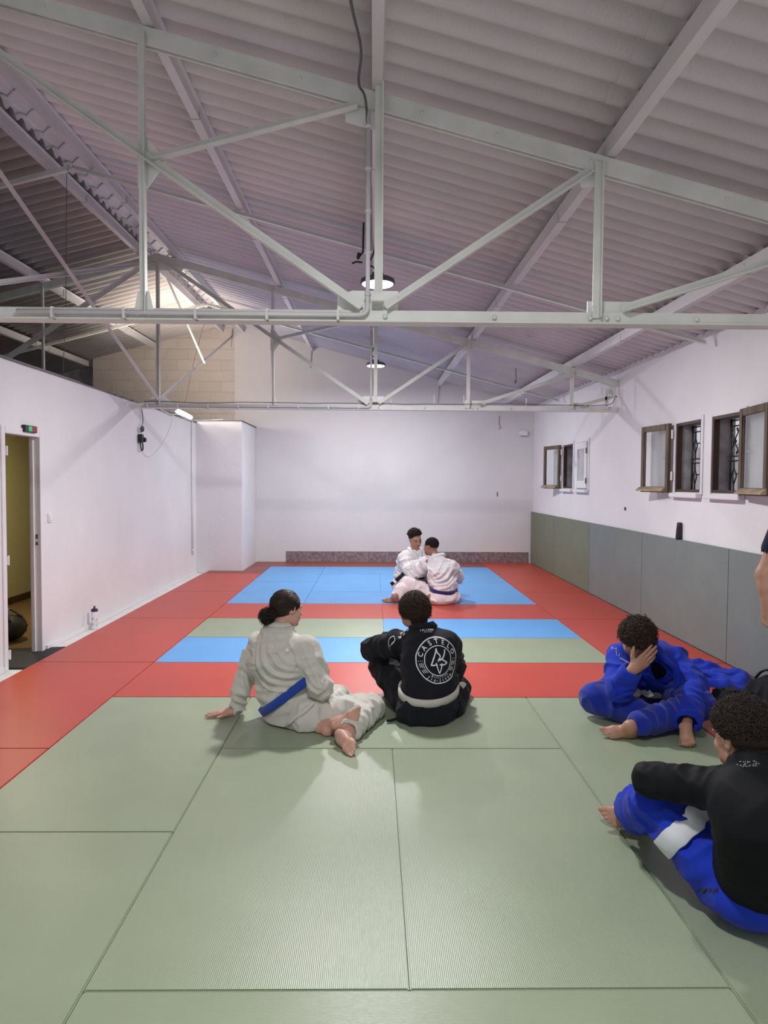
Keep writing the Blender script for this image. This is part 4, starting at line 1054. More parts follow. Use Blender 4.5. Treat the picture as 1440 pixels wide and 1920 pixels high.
def stroke(bm, pts, w, closed=False, n=5, w1=None):
    P_ = smooth_path([V((x,y,0)) for x, y in pts]+([V((*pts[0],0))] if closed else []), n) if n > 1 else [V((x,y,0)) for x, y in pts]
    row = []
    for i, p in enumerate(P_):
        t = (P_[min(i+1,len(P_)-1)]-P_[max(i-1,0)]).normalized(); s_ = V((-t.y,t.x,0))
        ww = w if w1 is None else w+(w1-w)*i/(len(P_)-1)
        row.append((bm.verts.new(p+s_*ww/2), bm.verts.new(p-s_*ww/2)))
    for a, b in zip(row, row[1:]): bm.faces.new((a[0],a[1],b[1],b[0]))
def ring(bm, r, w, n=64, a0=0, a1=2*PI):
    stroke(bm, [(r*math.cos(a0+(a1-a0)*i/n), r*math.sin(a0+(a1-a0)*i/n)) for i in range(n+1)], w, n=1)

# ---- people materials
def cloth(name, col, sc=150, stn=.35, sheen=.25): return mat(name, col, .85, ('weave', sc, stn, .0012), (7, .10), spec=.25, sheen=sheen)
def skin(name, col):
    m = mat(name, col, .48, ('noise', 160, .15, .0015), (14, .14), spec=.4)
    b = m.node_tree.nodes['Principled BSDF']; b.inputs['Subsurface Weight'].default_value = .12
    b.inputs['Subsurface Radius'].default_value = (.012,.005,.003); return m
M['skin_fair'] = skin('fair_skin', (.56,.32,.24)); M['skin_tan'] = skin('tan_skin', (.44,.245,.165)); M['skin_brown'] = skin('brown_skin', (.32,.17,.105))
M['gi_cream'] = cloth('cream_gi_cotton', (.60,.60,.53)); M['gi_white'] = cloth('white_gi_cotton', (.80,.78,.79)); M['gi_pink'] = cloth('off_white_trousers', (.80,.70,.72))
M['gi_black'] = cloth('black_gi_cotton', (.0085,.010,.015), sheen=.03); M['gi_blue'] = cloth('blue_gi_cotton', (.008,.035,.45), sheen=.08); M['blue_dark'] = cloth('darker_blue_cotton', (.007,.026,.32))
M['lycra'] = mat('black_rash_guard', (.0045,.0055,.007), .72, ('noise', 30, .1, .002), spec=.18)
M['belt_blue'] = cloth('blue_belt', (.015,.06,.36), 260); M['belt_white'] = cloth('white_belt', (.58,.57,.50), 260); M['belt_purple'] = cloth('purple_belt', (.035,.012,.13), 260); M['belt_black'] = cloth('black_belt', (.008,.008,.010), 260, sheen=.02)
M['patch_white'] = cloth('white_patch', (.70,.73,.76), 260); M['print'] = mat('white_print', (.72,.74,.76), .6); M['print_dim'] = mat('faded_grey_print', (.30,.31,.33), .6)
M['print_dark'] = mat('dark_print', (.02,.02,.025), .6); M['navy_cloth'] = cloth('navy_shirt', (.005,.008,.030), 200, .15, .05)
def hairm(name, col): return mat(name, col, .55, None, (60, .35), spec=.35)
M['hair_dark'] = hairm('dark_brown_hair', (.026,.017,.012)); M['hair_short'] = mat('cropped_black_hair', (.012,.010,.010), .9, ('noise', 300, .8, .004), spec=.15); M['hair_black'] = hairm('black_hair', (.010,.008,.008)); M['hair_brown'] = hairm('brown_hair', (.050,.030,.019))
def person(name, loc, label): return empty(name, loc, label, 'person')
# ================================================================== people
def bb(*pts, m=.25):
    a = np.array([[p[0],p[1],p[2]] for p in pts]); lo = a.min(0)-m; hi = a.max(0)+m; lo[2] = max(lo[2], -.012); return lo, hi
def floorcut(S, z=.004): S.plane((0,0,z), (0,0,-1), .004); return S

# ---------------------------------------------------------------- person in cream gi, blue belt, ponytail
def person_cream():
    R = person('person', (-.45,4.55,0), 'seated person in cream gi with blue belt and ponytail, leaning on one hand')
    pel = P(562,1338,4.62); wai = P(537,1297,4.63); che = P(522,1232,4.62); nb = P(521,1180,4.64); hc = P(537,1140,4.68)
    side = V((.80,-.60,0)); fw = V((.60,.80,0))
    shL = P(480,1207,4.70); shR = P(582,1213,4.53)
    elL = P(461,1268,4.74); wrL = P(443,1328,4.72); elR = P(601,1287,4.48); wrR = P(590,1290,4.80)
    hipR = P(572,1345,4.50); knR = P(694,1327,4.66); anR = P(651,1372,4.25)
    hipL = P(575,1335,4.72); knL = P(634,1303,5.02); anL = P(614,1372,4.36)
    hf = V((.80,.58,-.16))
    lo, hi = bb(P(392,1341,4.68), hc, knR, anR, wrR, pel, P(670,1410,4.0), m=.20)
    S = Sculpt(lo, hi, .0043)
    S.chain([pel,wai,che,nb], [.11,.10,.11,.05], .05, (side,1.3)); S.cone(nb-V((0,0,.02)), hc-V((0,0,.05)), .058, .054, .03)
    S.chain([nb+V((0,0,-.04)),shR,elR,wrR], [.05,.048,.038,.026], .02); S.chain([nb+V((0,0,-.04)),shL,elL,wrL], [.05,.048,.038,.027], .02)
    S.chain([pel,hipR,knR,anR], [.10,.085,.06,.037], .03); S.chain([pel,hipL,knL,anL], [.10,.085,.06,.038], .03)
    head(S, hc, hf, V((-.08,.1,1)), 1.0)
    w = wrL+V((0,-.005,-.018)); w.z = .045
    S.cone(wrL, w, .028, .027, .01)
    hand(S, w+V((-.012,0,-.008)), V((-1,-.06,-.10)), V((0,0,-1)), V((.1,-1,0)), curl=(.04,.03,.03,.05), spread=.11, thumb=(.8,.7,-.05))
    hand(S, wrR, V((-.3,.9,-.3)), V((-.4,0,-1)), V((-1,0,.2)))
    # feet: nearer sole turned to the camera, second foot tucked behind it
    d1 = V((.50,-.80,-.27)).normalized(); u1 = V((.42,.58,-.62)); u1 = (u1-d1*u1.dot(d1)).normalized(); h1 = P(636,1376,4.19)
    foot(S, h1+d1*.045+u1*.05, d1, u1, V((-.75,-.2,-.62)), .98, -.03)
    S.cone(h1+d1*.045+u1*.05, anR+(knR-anR)*.15, .036, .040, .02)
    d2 = V((.80,.10,.42)).normalized(); u2 = V((.10,.95,-.15)); u2 = (u2-d2*u2.dot(d2)).normalized(); h2 = P(627,1362,4.27)
    foot(S, h2+d2*.045+u2*.05, d2, u2, V((-.3,.1,.9)), .86, -.03)
    S.chain([h2+d2*.045+u2*.05, P(603,1364,4.42), anL+(knL-anL)*.3], [.036,.045,.05], .02)
    floorcut(S); body = S.obj('body', 'skin_fair', R, 1)
    # trousers
    T = Sculpt(lo, hi, .007); wr = (.010, 16, 8, 3)
    T.ell(pel+V((.0,0.01,-.02)), (.188,.155,.125), (side,fw,V((0,0,1))), .03)
    T.chain([pel+V((.03,-.06,-.02)),hipR+V((.02,0,0)),knR], [.13,.118,.086], .03, None, (.010,13,9,4)); T.chain([knR,anR+(knR-anR)*.10], [.086,.070], .022, None, (.009,20,12,6))
    T.chain([hipL,knL], [.115,.085], .03, None, (.010,14,9,7)); T.chain([knL,anL+(knL-anL)*.40], [.085,.075], .02, None, (.008,20,12,8))
    d = (anR-knR).normalized(); T.cone(anR+d*.02, anR-d*.03, .052, .050, .004, None, 'sub'); T.plane(anR-d*.01, d, .004) if False else None
    floorcut(T); tr = T.obj('gi_trousers', 'gi_cream', R, 1)
    # jacket
    J = Sculpt(lo, hi, .0065)
    up = V((0,0,1)); sa = (wai-pel).normalized()
    J.chain([pel+sa*.06+V((-.035,0,0)),wai], [.150,.142], .03, (side,1.22), (.008,8,7,1))
    J.chain([wai,che,nb+V((0,0,-.03))], [.142,.150,.085], .06, (side,1.30), (.014,13,5,2))
    J.cone(wai+V((-.02,0,.03)), che+V((-.01,0,-.02)), .150, .140, .05, (side,1.15), 'add', (.016,17,4,12))
    J.cone(shL+V((.03,0,-.005)), shR+V((-.03,0,-.005)), .072, .075, .05, None, 'add', (.005,9,6,5))
    J.chain([shR+V((-.02,0,-.01)),elR], [.082,.078], .04, None, (.0075,15,8,9)); J.chain([elR,wrR], [.076,.062], .03, None, (.008,20,9,10))
    J.chain([shL+V((.02,0,-.01)),elL], [.078,.064], .03, None, (.011,17,8,11)); cu = wrL+(elL-wrL)*.08; J.chain([elL,cu], [.062,.058], .02, None, (.010,20,10,12))
    J.cone(cu-(elL-wrL)*.5, cu-(elL-wrL)*.02, .045, .040, .003, None, 'sub'); J.plane(cu+V((0,0,-.02)), V((-.05,0,-1)), .004) if False else None
    # skirt of the jacket below the belt, sloping hem
    J.cone(wai-sa*.03, pel+V((-.055,-.02,-.06)), .150, .152, .03, (side,1.25), 'add', (.006,6,8,14))
    J.ell(hc+V((0,0,-.05)), (.062,.062,.10), None, .006, 'sub')
    F = lambda l, Y=4.48: [P(x,y,Y) for x, y in l]
    for l in ([(489,1196),(492,1233),(515,1262),(560,1268)],[(478,1205),(482,1250),(506,1277),(556,1281)],[(502,1188),(506,1222),(526,1247),(558,1255)],[(471,1225),(479,1268),(500,1291),(545,1293)],[(515,1186),(520,1215),(535,1236),(556,1243)]):
        J.fold(F(l), .0075, .013)
    for l in ([(484,1198),(487,1242),(510,1270),(560,1274)],[(496,1192),(499,1228),(520,1255),(560,1261)],[(474,1215),(480,1259),(503,1284),(552,1287)],[(522,1196),(543,1216),(556,1243),(558,1262)]):
        J.fold(F(l), .007, -.010)
    for l in ([(566,1215),(582,1250),(603,1290)],[(572,1262),(588,1283),(606,1291)],[(566,1272),(580,1292),(600,1300)],[(585,1215),(597,1245),(608,1275)],[(575,1282),(588,1298),(602,1305)]): J.fold(F(l,4.40), .008, .010)
    for l in ([(447,1268),(459,1280),(464,1300)],[(455,1255),(468,1275),(470,1292)],[(440,1300),(450,1306),(462,1312)],[(446,1285),(455,1295),(458,1310)]): J.fold(F(l,4.6), .007, .009)
    # hem edge lifted off the trousers
    J.plane(P(548,1352,4.5), (V((.55,0,-.83))), .006)
    floorcut(J, .012)
    jk = J.obj('gi_jacket', 'gi_cream', R, 1); b = bvh_of(jk)
    bt = bvh_of(tr); strip_on('hem_band', bt, [P(520,1366,4.4),P(545,1352,4.4),P(568,1336,4.4),P(592,1314,4.4)], .026, .006, 'gi_cream', jk, False, 8, .006)
    col = [nb+V((.02,-.055,.035)), nb+V((-.055,-.02,.030)), nb+V((-.04,.06,.03)), nb+V((.04,.08,.0))]
    col = [nb+V((.075,-.03,.02)), nb+V((.02,-.065,.035)), nb+V((-.045,-.035,.038)), nb+V((-.06,.02,.03))]
    strip_on('collar', b, col, .045, .010, 'gi_cream', jk, False, 8, .004)
    pts, nr = hoop(b, P(531,1305,4.63), V((-.60,.10,.79)), .4, 56, .009)
    ribbon('belt', pts, nr, .058, .009, 'belt_blue', R, True)
    pts2 = [p+V((.004,0,.003)) for p in pts]
    # hair: swept back into a knot
    h = Sculpt(hc-V((.22,.22,.2)), hc+V((.2,.2,.2)), .0045)
    f = hf.normalized(); s_ = f.cross(V((0,0,1))).normalized(); u = s_.cross(f)
    H = Sculpt(hc-V((.22,.22,.2)), hc+V((.2,.2,.2)), .005)
    H.ell(hc-f*.016+u*.026, (.084,.100,.092), (s_,f,u), .01); H.ell(hc+f*.115-u*.035, (.085,.075,.075), (s_,f,u), .015, 'sub')
    H.ell(hc+s_*.085+f*.015-u*.055, (.028,.05,.055), (s_,f,u), .015, 'sub'); H.ell(hc-s_*.085+f*.015-u*.055, (.028,.05,.055), (s_,f,u), .015, 'sub')
    H.plane(hc-u*.075-f*.04, (-u*1.0+f*.25), .01)
    kt = P(504,1153,4.62); H.ell(kt, (.050,.045,.042), None, .012); H.ell(kt+V((-.02,-.01,-.026)), (.034,.03,.030), None, .01)
    hr = H.obj('hair', 'hair_dark', R, 1)
    rg = random.Random(8); paths = []
    for i in range(900):
        a = rg.uniform(-1.45, 1.45); t0 = rg.uniform(.0, .5)
        # start on hairline / scalp, run over the skull to the knot
        st = V((math.sin(a), math.cos(a)*.9, .0)); el = rg.uniform(-.25,1.4)
        l = V((math.sin(a)*math.cos(el), math.cos(a)*math.cos(el), math.sin(el)))
        p0 = hc-f*.016+u*.026+s_*l.x*.086+f*l.y*.102+u*l.z*.094
        tgt = kt+V((rg.uniform(-.012,.02),rg.uniform(-.015,.015),rg.uniform(-.012,.016)))
        row = []
        for k in range(9):
            t = k/8; q = p0.lerp(tgt, t); r = q-(hc-f*.016+u*.026)
            ll = V((r.dot(s_)/.086, r.dot(f)/.102, r.dot(u)/.094)); n_ = ll.length
            if n_ < 1.0 and k < 8: q = (hc-f*.016+u*.026)+r/n_*(1.0+.02*math.sin(i*1.7+t*5)+rg.uniform(0,.006))
            row.append(q)
        if (p0-hc).dot(f) > .075 and (p0-hc).dot(u) < .05: continue
        paths.append(row)
    for i in range(160):
        a = rg.uniform(0, 6.28); c0 = kt+V((-.004,0,-.006)); row = []; ph = rg.uniform(0,6.28); r1 = rg.uniform(.020,.044); zz = rg.uniform(-.03,.03)
        for k in range(9): t = ph+k*.45; row.append(c0+V((math.cos(t)*r1, zz, math.sin(t)*r1*.85)) if i % 2 else c0+V((math.cos(t)*r1, math.sin(t)*r1*.9, zz)))
        paths.append(row)
    for i in range(26):
        st = kt+V((rg.uniform(-.03,.02),-.02,-.02)); row = []; dx, dy = rg.uniform(-.5,.3), rg.uniform(-.3,.3)
        for k in range(9): t = k/8; row.append(st+V((dx*t*.05, dy*t*.05, -t*rg.uniform(.03,.06))))
        paths.append(row)
    strands('hair_strands', paths, 'hair_dark', hr, .0021)
    curls('knot_curls', kt+V((-.004,-.004,-.006)), (V((1,0,0)),V((0,1,0)),V((0,0,1))), (.048,.043,.044), lambda l: l[0] < .75, 420, 'hair_dark', hr, .012, .0016, 1.2, .003, 12, jit=.5)
    return R
person_cream()

# ---------------------------------------------------------------- person in black gi with the round logo
def person_black():
    R = person('person', (.35,4.75,0), 'seated person in black gi with a round white logo on the back')
    side = V((.89,.45,0)); fw = V((-.45,.89,0))
    pel = P(800,1322,4.68); wai = P(805,1280,4.72); che = P(805,1225,4.78); nb = P(793,1180,4.84); hc = P(776,1145,4.90)
    shL = P(735,1202,4.92); shR = P(845,1203,4.80); elL = P(699,1217,5.10); wrL = P(745,1238,5.32); elR = P(850,1255,5.0); wrR = P(800,1262,5.28)
    hipL = P(775,1322,4.76); knL = P(716,1247,5.20); anL = P(742,1306,5.14); hipR = P(835,1320,4.76); knR = P(858,1292,5.16); anR = P(790,1300,5.22)
    hf = V((-.48,.85,-.12))
    lo, hi = bb(hc, elL, anL, knR, pel, shR, anR, wrL, m=.25)
    S = Sculpt(lo, hi, .0055)
    S.chain([pel,wai,che,nb], [.11,.10,.11,.05], .05, (side,1.3)); S.cone(nb-V((0,0,.02)), hc-V((0,0,.05)), .058, .054, .03)
    S.chain([nb+V((0,0,-.04)),shR,elR,wrR], [.05,.048,.038,.026], .02); S.chain([nb+V((0,0,-.04)),shL,elL,wrL], [.05,.048,.038,.027], .02)
    S.chain([pel,hipR,knR,anR], [.10,.085,.06,.037], .03); S.chain([pel,hipL,knL,anL], [.10,.085,.06,.038], .03)
    head(S, hc, hf, V((0,.1,1)), 1.0)
    hand(S, wrL, V((.8,.4,-.2)), V((0,.2,-1)), V((-.5,1,0))); hand(S, wrR, V((-.9,.3,0)), V((0,0,-1)), V((0,1,0)))
    anL2 = V((anL.x, anL.y, .085)); anR2 = V((anR.x,anR.y,.085))
    S.cone(anL, anL2, .037, .036, .02); foot(S, anL2, V((-.5,.85,0)), V((0,0,1)), V((1,0,0)), .95)
    S.cone(anR, anR2, .037, .036, .02); foot(S, anR2, V((-.8,.5,0)), V((0,0,1)), V((0,1,0)), .95)
    floorcut(S); S.obj('body', 'skin_tan', R, 1)
    T = Sculpt(lo, hi, .0075)
    T.ell(pel+V((0,0.03,-.02)), (.180,.125,.12), (side,fw,V((0,0,1))), .03)
    T.chain([hipL,knL,anL], [.12,.092,.078], .03, None, (.010,14,9,4)); T.chain([hipR,knR], [.12,.088], .03, None, (.010,14,9,5)); T.chain([knR,anR], [.085,.075], .03, None, (.009,14,9,6))
    floorcut(T); T.obj('gi_trousers', 'gi_black', R, 1)
    J = Sculpt(lo, hi, .0065)
    J.chain([wai,che,nb+V((0,0,-.04))], [.140,.150,.085], .06, (side,1.26), (.008,9,5,2))
    J.cone(wai, che, .150, .150, .04, (side,1.18), 'add', (.010,15,4,3))
    J.cone(shL+V((.03,0,-.01)), shR+V((-.03,0,-.01)), .075, .078, .05, None, 'add', (.005,9,6,5))
    J.chain([shR+V((-.02,0,-.02)),elR,wrR], [.085,.078,.065], .04, None, (.010,14,8,9))
    J.chain([shL+V((.02,0,-.01)),elL,wrL], [.085,.078,.066], .035, None, (.010,15,8,11))
    J.chain([wai-V((0,0,.0)), pel+V((0,-.015,.0)), pel+V((0,-.03,-.075))], [.150,.163,.150], .03, (side,1.26), (.010,7,8,14))
    J.ell(hc+V((.0,0,-.06)), (.062,.062,.10), None, .006, 'sub')
    floorcut(J, .01); jk = J.obj('gi_jacket', 'gi_black', R, 1); b = bvh_of(jk)
    col = [nb+V((-.075,.03,.0)), nb+V((-.05,-.05,.03)), nb+V((.02,-.07,.04)), nb+V((.07,-.01,.03)), nb+V((.05,.07,.0))]
    strip_on('collar', b, col, .048, .011, 'gi_black', jk, False, 8, .005)
    pts, nr = hoop(b, P(806,1291,4.72), V((.02,-.14,1)), .45, 56, .008)
    ribbon('belt', pts, nr, .052, .009, 'belt_white', R, True)
    # belt end in front of the raised leg, right side knot end
    bp = [P(766,1283,4.90), P(757,1290,4.88), P(747,1295,4.86), P(739,1300,4.84)]
    q = ribbon('belt_end', smooth_path(bp,4), [V((-.3,-.8,.5))]*13, .050, .006, 'belt_white', R)
    bp = [P(750,1287,4.845)+V((0,0,0)), P(745.5,1297,4.83)]
    ribbon('belt_stripe', [p+V((-.003,-.012,.006)) for p in bp], [V((-.3,-.8,.5))]*2, .010, .003, 'print_dark', q)
    ribbon('belt_tip', smooth_path([P(860,1290,4.9), P(866,1284,4.92), P(871,1287,4.93)],4), [V((.2,-.9,.3))]*9, .045, .006, 'belt_white', R)
    bm = BM(); tube(bm, smooth_path([P(748,1345,4.62),P(738,1349,4.60),P(727,1351,4.59)],4), .007, 6); tube(bm, [P(734,1350.5,4.58),P(725,1351.5,4.575)], .009, 6)
    for v in bm.verts: v.co.z = max(v.co.z, .003)
    finish(bm, 'trouser_cord', 'gi_black', R, True)
    # hair
    f = hf.normalized(); s_ = f.cross(V((0,0,1))).normalized(); u = s_.cross(f)
    H = Sculpt(hc-V((.18,.18,.2)), hc+V((.18,.18,.2)), .005)
    H.ell(hc-f*.014+u*.018, (.086,.100,.098), (s_,f,u), .01, 'add'); H.ell(hc+f*.12-u*.04, (.08,.075,.09), (s_,f,u), .015, 'sub'); H.cone(hc-f*.050-u*.03, hc-f*.050-u*.10, .056, .046, .02)
    hr = H.obj('hair', 'hair_dark', R, 0)
    curls('curls', hc-f*.014+u*.016, (s_,f,u), (.088,.102,.100), lambda l: l[2] > -.55+.9*max(l[1],0) and not (l[1] > .55 and l[2] < .35), 4200, 'hair_brown', hr, .0095, .0015, 1.5, .010, 3, jit=.5)
    curls('nape_curls', hc-f*.055-u*.055, (s_,f,u), (.052,.045,.045), lambda l: l[1] < .2 and l[2] < .4, 900, 'hair_dark', hr, .006, .0014, 1.5, .002, 5)
    # round logo on the back: cast from behind along the facing direction
    inw = V((-.30,.95,-.05)).normalized(); rt = V((.95,.30,0)).normalized(); upv = V((.0,.12,1)); upv = (upv-inw*upv.dot(inw)); upv = (upv-rt*upv.dot(rt)).normalized()
    og = P(821,1238,4.62)
    bm = BM(); ring(bm, .143, .006, 72); ring(bm, .094, .005, 60)
    r = .1185
    for ch, a in zip('CASTELO', [160,137,113,90,68,46,24]):
        aa = math.radians(a); text_shape(bm, ch, .041, r*math.cos(aa), r*math.sin(aa), aa-PI/2, 1.0, .0006)
    for ch, k in zip('Jiu-Jitsu', range(9)):
        aa = math.radians(233+k*9.5); text_shape(bm, ch, .026, .125*math.cos(aa), .125*math.sin(aa), aa+PI/2, 1.0, .0005)
    for ch, k in zip('Brazilian', range(9)):
        aa = math.radians(240+k*7.8); text_shape(bm, ch, .017, .106*math.cos(aa), .106*math.sin(aa), aa+PI/2, 1.0, .0004)
    for rr_ in (.106, .116, .126):
        for (a0, a1) in ((186,204),(206,222)):
            a1 = a1-(rr_-.106)*300; ring(bm, rr_, .0035, 10, math.radians(a0), math.radians(a1)); ring(bm, rr_, .0035, 10, math.radians(540-a1), math.radians(540-a0))
    for sg in (-1,1):
        for k in range(3): ring2 = None; stroke(bm, [(sg*(.106+k*.011), .002),(sg*(.110+k*.011),.002)], .004, n=1)
    # interlaced knot emblem
    stroke(bm, [(-.012,.078),(-.006,.052),(.012,.030),(.004,.008),(-.010,-.004)], .0095, w1=.007)
    stroke(bm, [(-.012,.078),(-.018,.050),(-.038,.012),(-.050,-.016),(-.052,-.026),(-.034,-.026),(-.012,-.024)], .0085)
    stroke(bm, [(.048,.068),(.044,.040),(.030,.016),(.010,.004),(-.006,.010)], .0075, w1=.010)
    stroke(bm, [(.022,.008),(.040,-.004),(.060,-.018),(.046,-.027),(.022,-.030),(.004,-.024)], .009)
    stroke(bm, [(-.022,-.012),(-.014,-.040),(-.004,-.068),(.002,-.082)], .0085, w1=.006)
    stroke(bm, [(.022,-.018),(.016,-.045),(.008,-.068),(.002,-.082)], .0085, w1=.006)
    print_on('back_logo', b, bm, og, rt, upv, inw, 'print', jk)
    bm = BM(); text_shape(bm, 'TATAMI', .024, 0, .006, -.08, 1.1, .0004); text_shape(bm, 'FIGHTWEAR', .009, .002, -.011, -.08, 1.1, .0002)
    print_on('collar_print', b, bm, P(807,1176,4.72)+V((0,-.05,0)), rt, V((0,.3,1)), V((-.25,.9,-.35)), 'print', jk)
    # outlined patch and lettering along the left shoulder
    bm = BM(); stroke(bm, [(-.028,-.022),(.030,-.014),(.026,.020),(-.024,.012),(-.028,-.022)], .006, n=1)
    print_on('shoulder_patch', b, bm, P(729,1190,4.80), V((.9,.2,.4)), V((-.1,.75,.7)), V((.25,.6,-.75)), 'print', jk)
    bm = BM()
    for i in range(3): stroke(bm, [(i*.034-.012,.010),(i*.034,-.002),(i*.034+.010,.006)], .006, n=2); stroke(bm, [(i*.034-.006,-.012),(i*.034+.008,-.008)], .006, n=1)
    print_on('shoulder_print', b, bm, P(746,1183,4.80), V((.9,.2,.42)), V((-.1,.75,.7)), V((.25,.6,-.75)), 'print', jk)
    return R
person_black()

# ---------------------------------------------------------------- the two people in white at the back
def person_purple():
    R = person('person', (.85,9.2,0), 'seated person in white gi with purple belt, back turned to the camera')
    side = V((.75,.66,0)); fw = V((-.66,.75,0))
    pel = P(830,1118,9.20); wai = P(832,1098,9.22); che = P(828,1070,9.28); nb = P(820,1045,9.32); hc = P(809,1024,9.36)
    shL = P(793,1057,9.45); shR = P(850,1060,9.30); elL = P(775,1082,9.62); wrL = P(755,1091,9.82); elR = P(858,1082,9.5); wrR = P(835,1085,9.8)
    hipL = P(815,1118,9.35); knL = P(764,1097,9.45); anL = P(740,1125,9.20); hipR = P(845,1118,9.25); knR = P(800,1122,9.62); anR = P(805,1128,9.12)
    anL.z = .07; anR.z = .08
    hf = V((-.80,.60,-.12)); lo, hi = bb(hc, elL, wrL, anL, knR, pel, shR, elR, P(706,1127,9.1), m=.25)
    S = Sculpt(lo, hi, .0075)
    S.chain([pel,wai,che,nb], [.11,.10,.11,.05], .05, (side,1.3)); S.cone(nb-V((0,0,.02)), hc-V((0,0,.05)), .060, .056, .03)
    S.chain([nb+V((0,0,-.04)),shR,elR,wrR], [.05,.048,.038,.026], .02); S.chain([nb+V((0,0,-.04)),shL,elL,wrL], [.05,.048,.038,.027], .02)
    S.chain([pel,hipR,knR,anR], [.10,.085,.06,.037], .03); S.chain([pel,hipL,knL,anL], [.10,.085,.06,.042], .03)
    head(S, hc, hf, V((0,.05,1)), 1.0); hand(S, wrL, V((-.7,.6,.1)), V((0,.1,-1)), V((1,1,0))); hand(S, wrR, V((-.9,.3,0)), V((0,0,-1)), V((0,1,0)))
    foot(S, anL, V((-.97,.0,-.02)), V((.1,-.5,.85)), V((0,-.2,1)), 1.0); foot(S, anR, V((-.9,-.2,-.05)), V((0,-.3,1)), V((0,1,0)), .9)
    floorcut(S); S.obj('body', 'skin_brown', R, 2)
    T = Sculpt(lo, hi, .0095)
    T.ell(pel+V((0,0,-.02)), (.215,.165,.13), (side,fw,V((0,0,1))), .03)
    T.chain([hipL,knL], [.125,.10], .03, None, (.013,13,7,4)); T.chain([knL,anL+(knL-anL)*.30], [.10,.085], .03, None, (.012,13,7,6)); T.chain([hipR,knR,anR+(knR-anR)*.15], [.12,.09,.075], .03, None, (.010,14,9,5))
    floorcut(T); T.obj('gi_trousers', 'gi_pink', R, 1)
    J = Sculpt(lo, hi, .009)
    J.chain([wai,che,nb+V((0,0,-.04))], [.145,.152,.085], .06, (side,1.28), (.016,13,5,2))
    J.cone(shL+V((.03,0,-.01)), shR+V((-.03,0,-.01)), .078, .080, .05)
    J.chain([shR+V((-.02,0,-.02)),elR,wrR], [.088,.078,.065], .04, None, (.012,14,8,9)); J.chain([shL+V((.02,0,-.01)),elL,wrL], [.088,.080,.066], .035, None, (.014,15,7,11))
    J.chain([wai, pel+V((0,-.01,-.015))], [.145,.165], .03, (side,1.24), (.008,7,8,14)); J.ell(hc+V((0,0,-.06)), (.064,.064,.10), None, .006, 'sub')
    F = lambda l, Y=9.1: [P(x,y,Y) for x, y in l]
    for l in ([(812,1086),(828,1078),(843,1058)],[(814,1092),(836,1085),(852,1066)],[(818,1097),(840,1093),(855,1078)],[(808,1081),(820,1070),(832,1052)],[(822,1101),(840,1100),(854,1090)],[(798,1062),(812,1072),(822,1082)]): J.fold(F(l), .012, .016, deep=.2)
    for l in ([(812,1089),(832,1082),(848,1062)],[(816,1095),(838,1089),(854,1072)],[(806,1078),(812,1090),(820,1098)]): J.fold(F(l), .010, -.014, deep=.2)
    floorcut(J, .04); jk = J.obj('gi_jacket', 'gi_white', R, 1); b = bvh_of(jk)
    strip_on('collar', b, [nb+V((-.06,-.06,-.01)), nb+V((.01,-.07,.035)), nb+V((.075,-.01,.03)), nb+V((.06,.06,.0))], .048, .012, 'gi_white', jk, False, 8, .006)
    pts, nr = hoop(b, P(832,1104,9.22), V((.1,-.18,1)), .45, 48, .005); ribbon('belt', pts, nr, .055, .009, 'belt_purple', R, True)
    bm = BM(); stroke(bm, [(-.018,.004),(.0,.014),(.012,.006),(.016,-.010),(-.004,-.012),(-.018,.004)], .014, n=1)
    bmesh.ops.triangulate(bm, faces=bm.faces); print_on('neck_print', b, bm, P(833,1039,9.25), V((.9,.3,0)), V((0,.3,1)), V((-.2,.9,-.3)), 'print_dark', jk)
    f = hf.normalized(); s_ = f.cross(V((0,0,1))).normalized(); u = s_.cross(f)
    H = Sculpt(hc-V((.16,.16,.17)), hc+V((.16,.16,.17)), .006)
    H.ell(hc-f*.012+u*.030, (.082,.098,.088), (s_,f,u), .01); H.ell(hc+f*.12-u*.05, (.09,.075,.09), (s_,f,u), .015, 'sub'); H.plane(hc-u*.040, (-u+f*.15), .01)
    H.obj('hair', 'hair_short', R, 0)
    Bd = Sculpt(hc-V((.16,.16,.18)), hc+V((.16,.16,.17)), .006); Bd.ell(hc+f*.052-u*.068, (.058,.052,.048), (s_,f,u), .01); Bd.plane(hc-u*.052, u, .008); Bd.obj('beard', 'hair_short', R, 0)
    return R
person_purple()

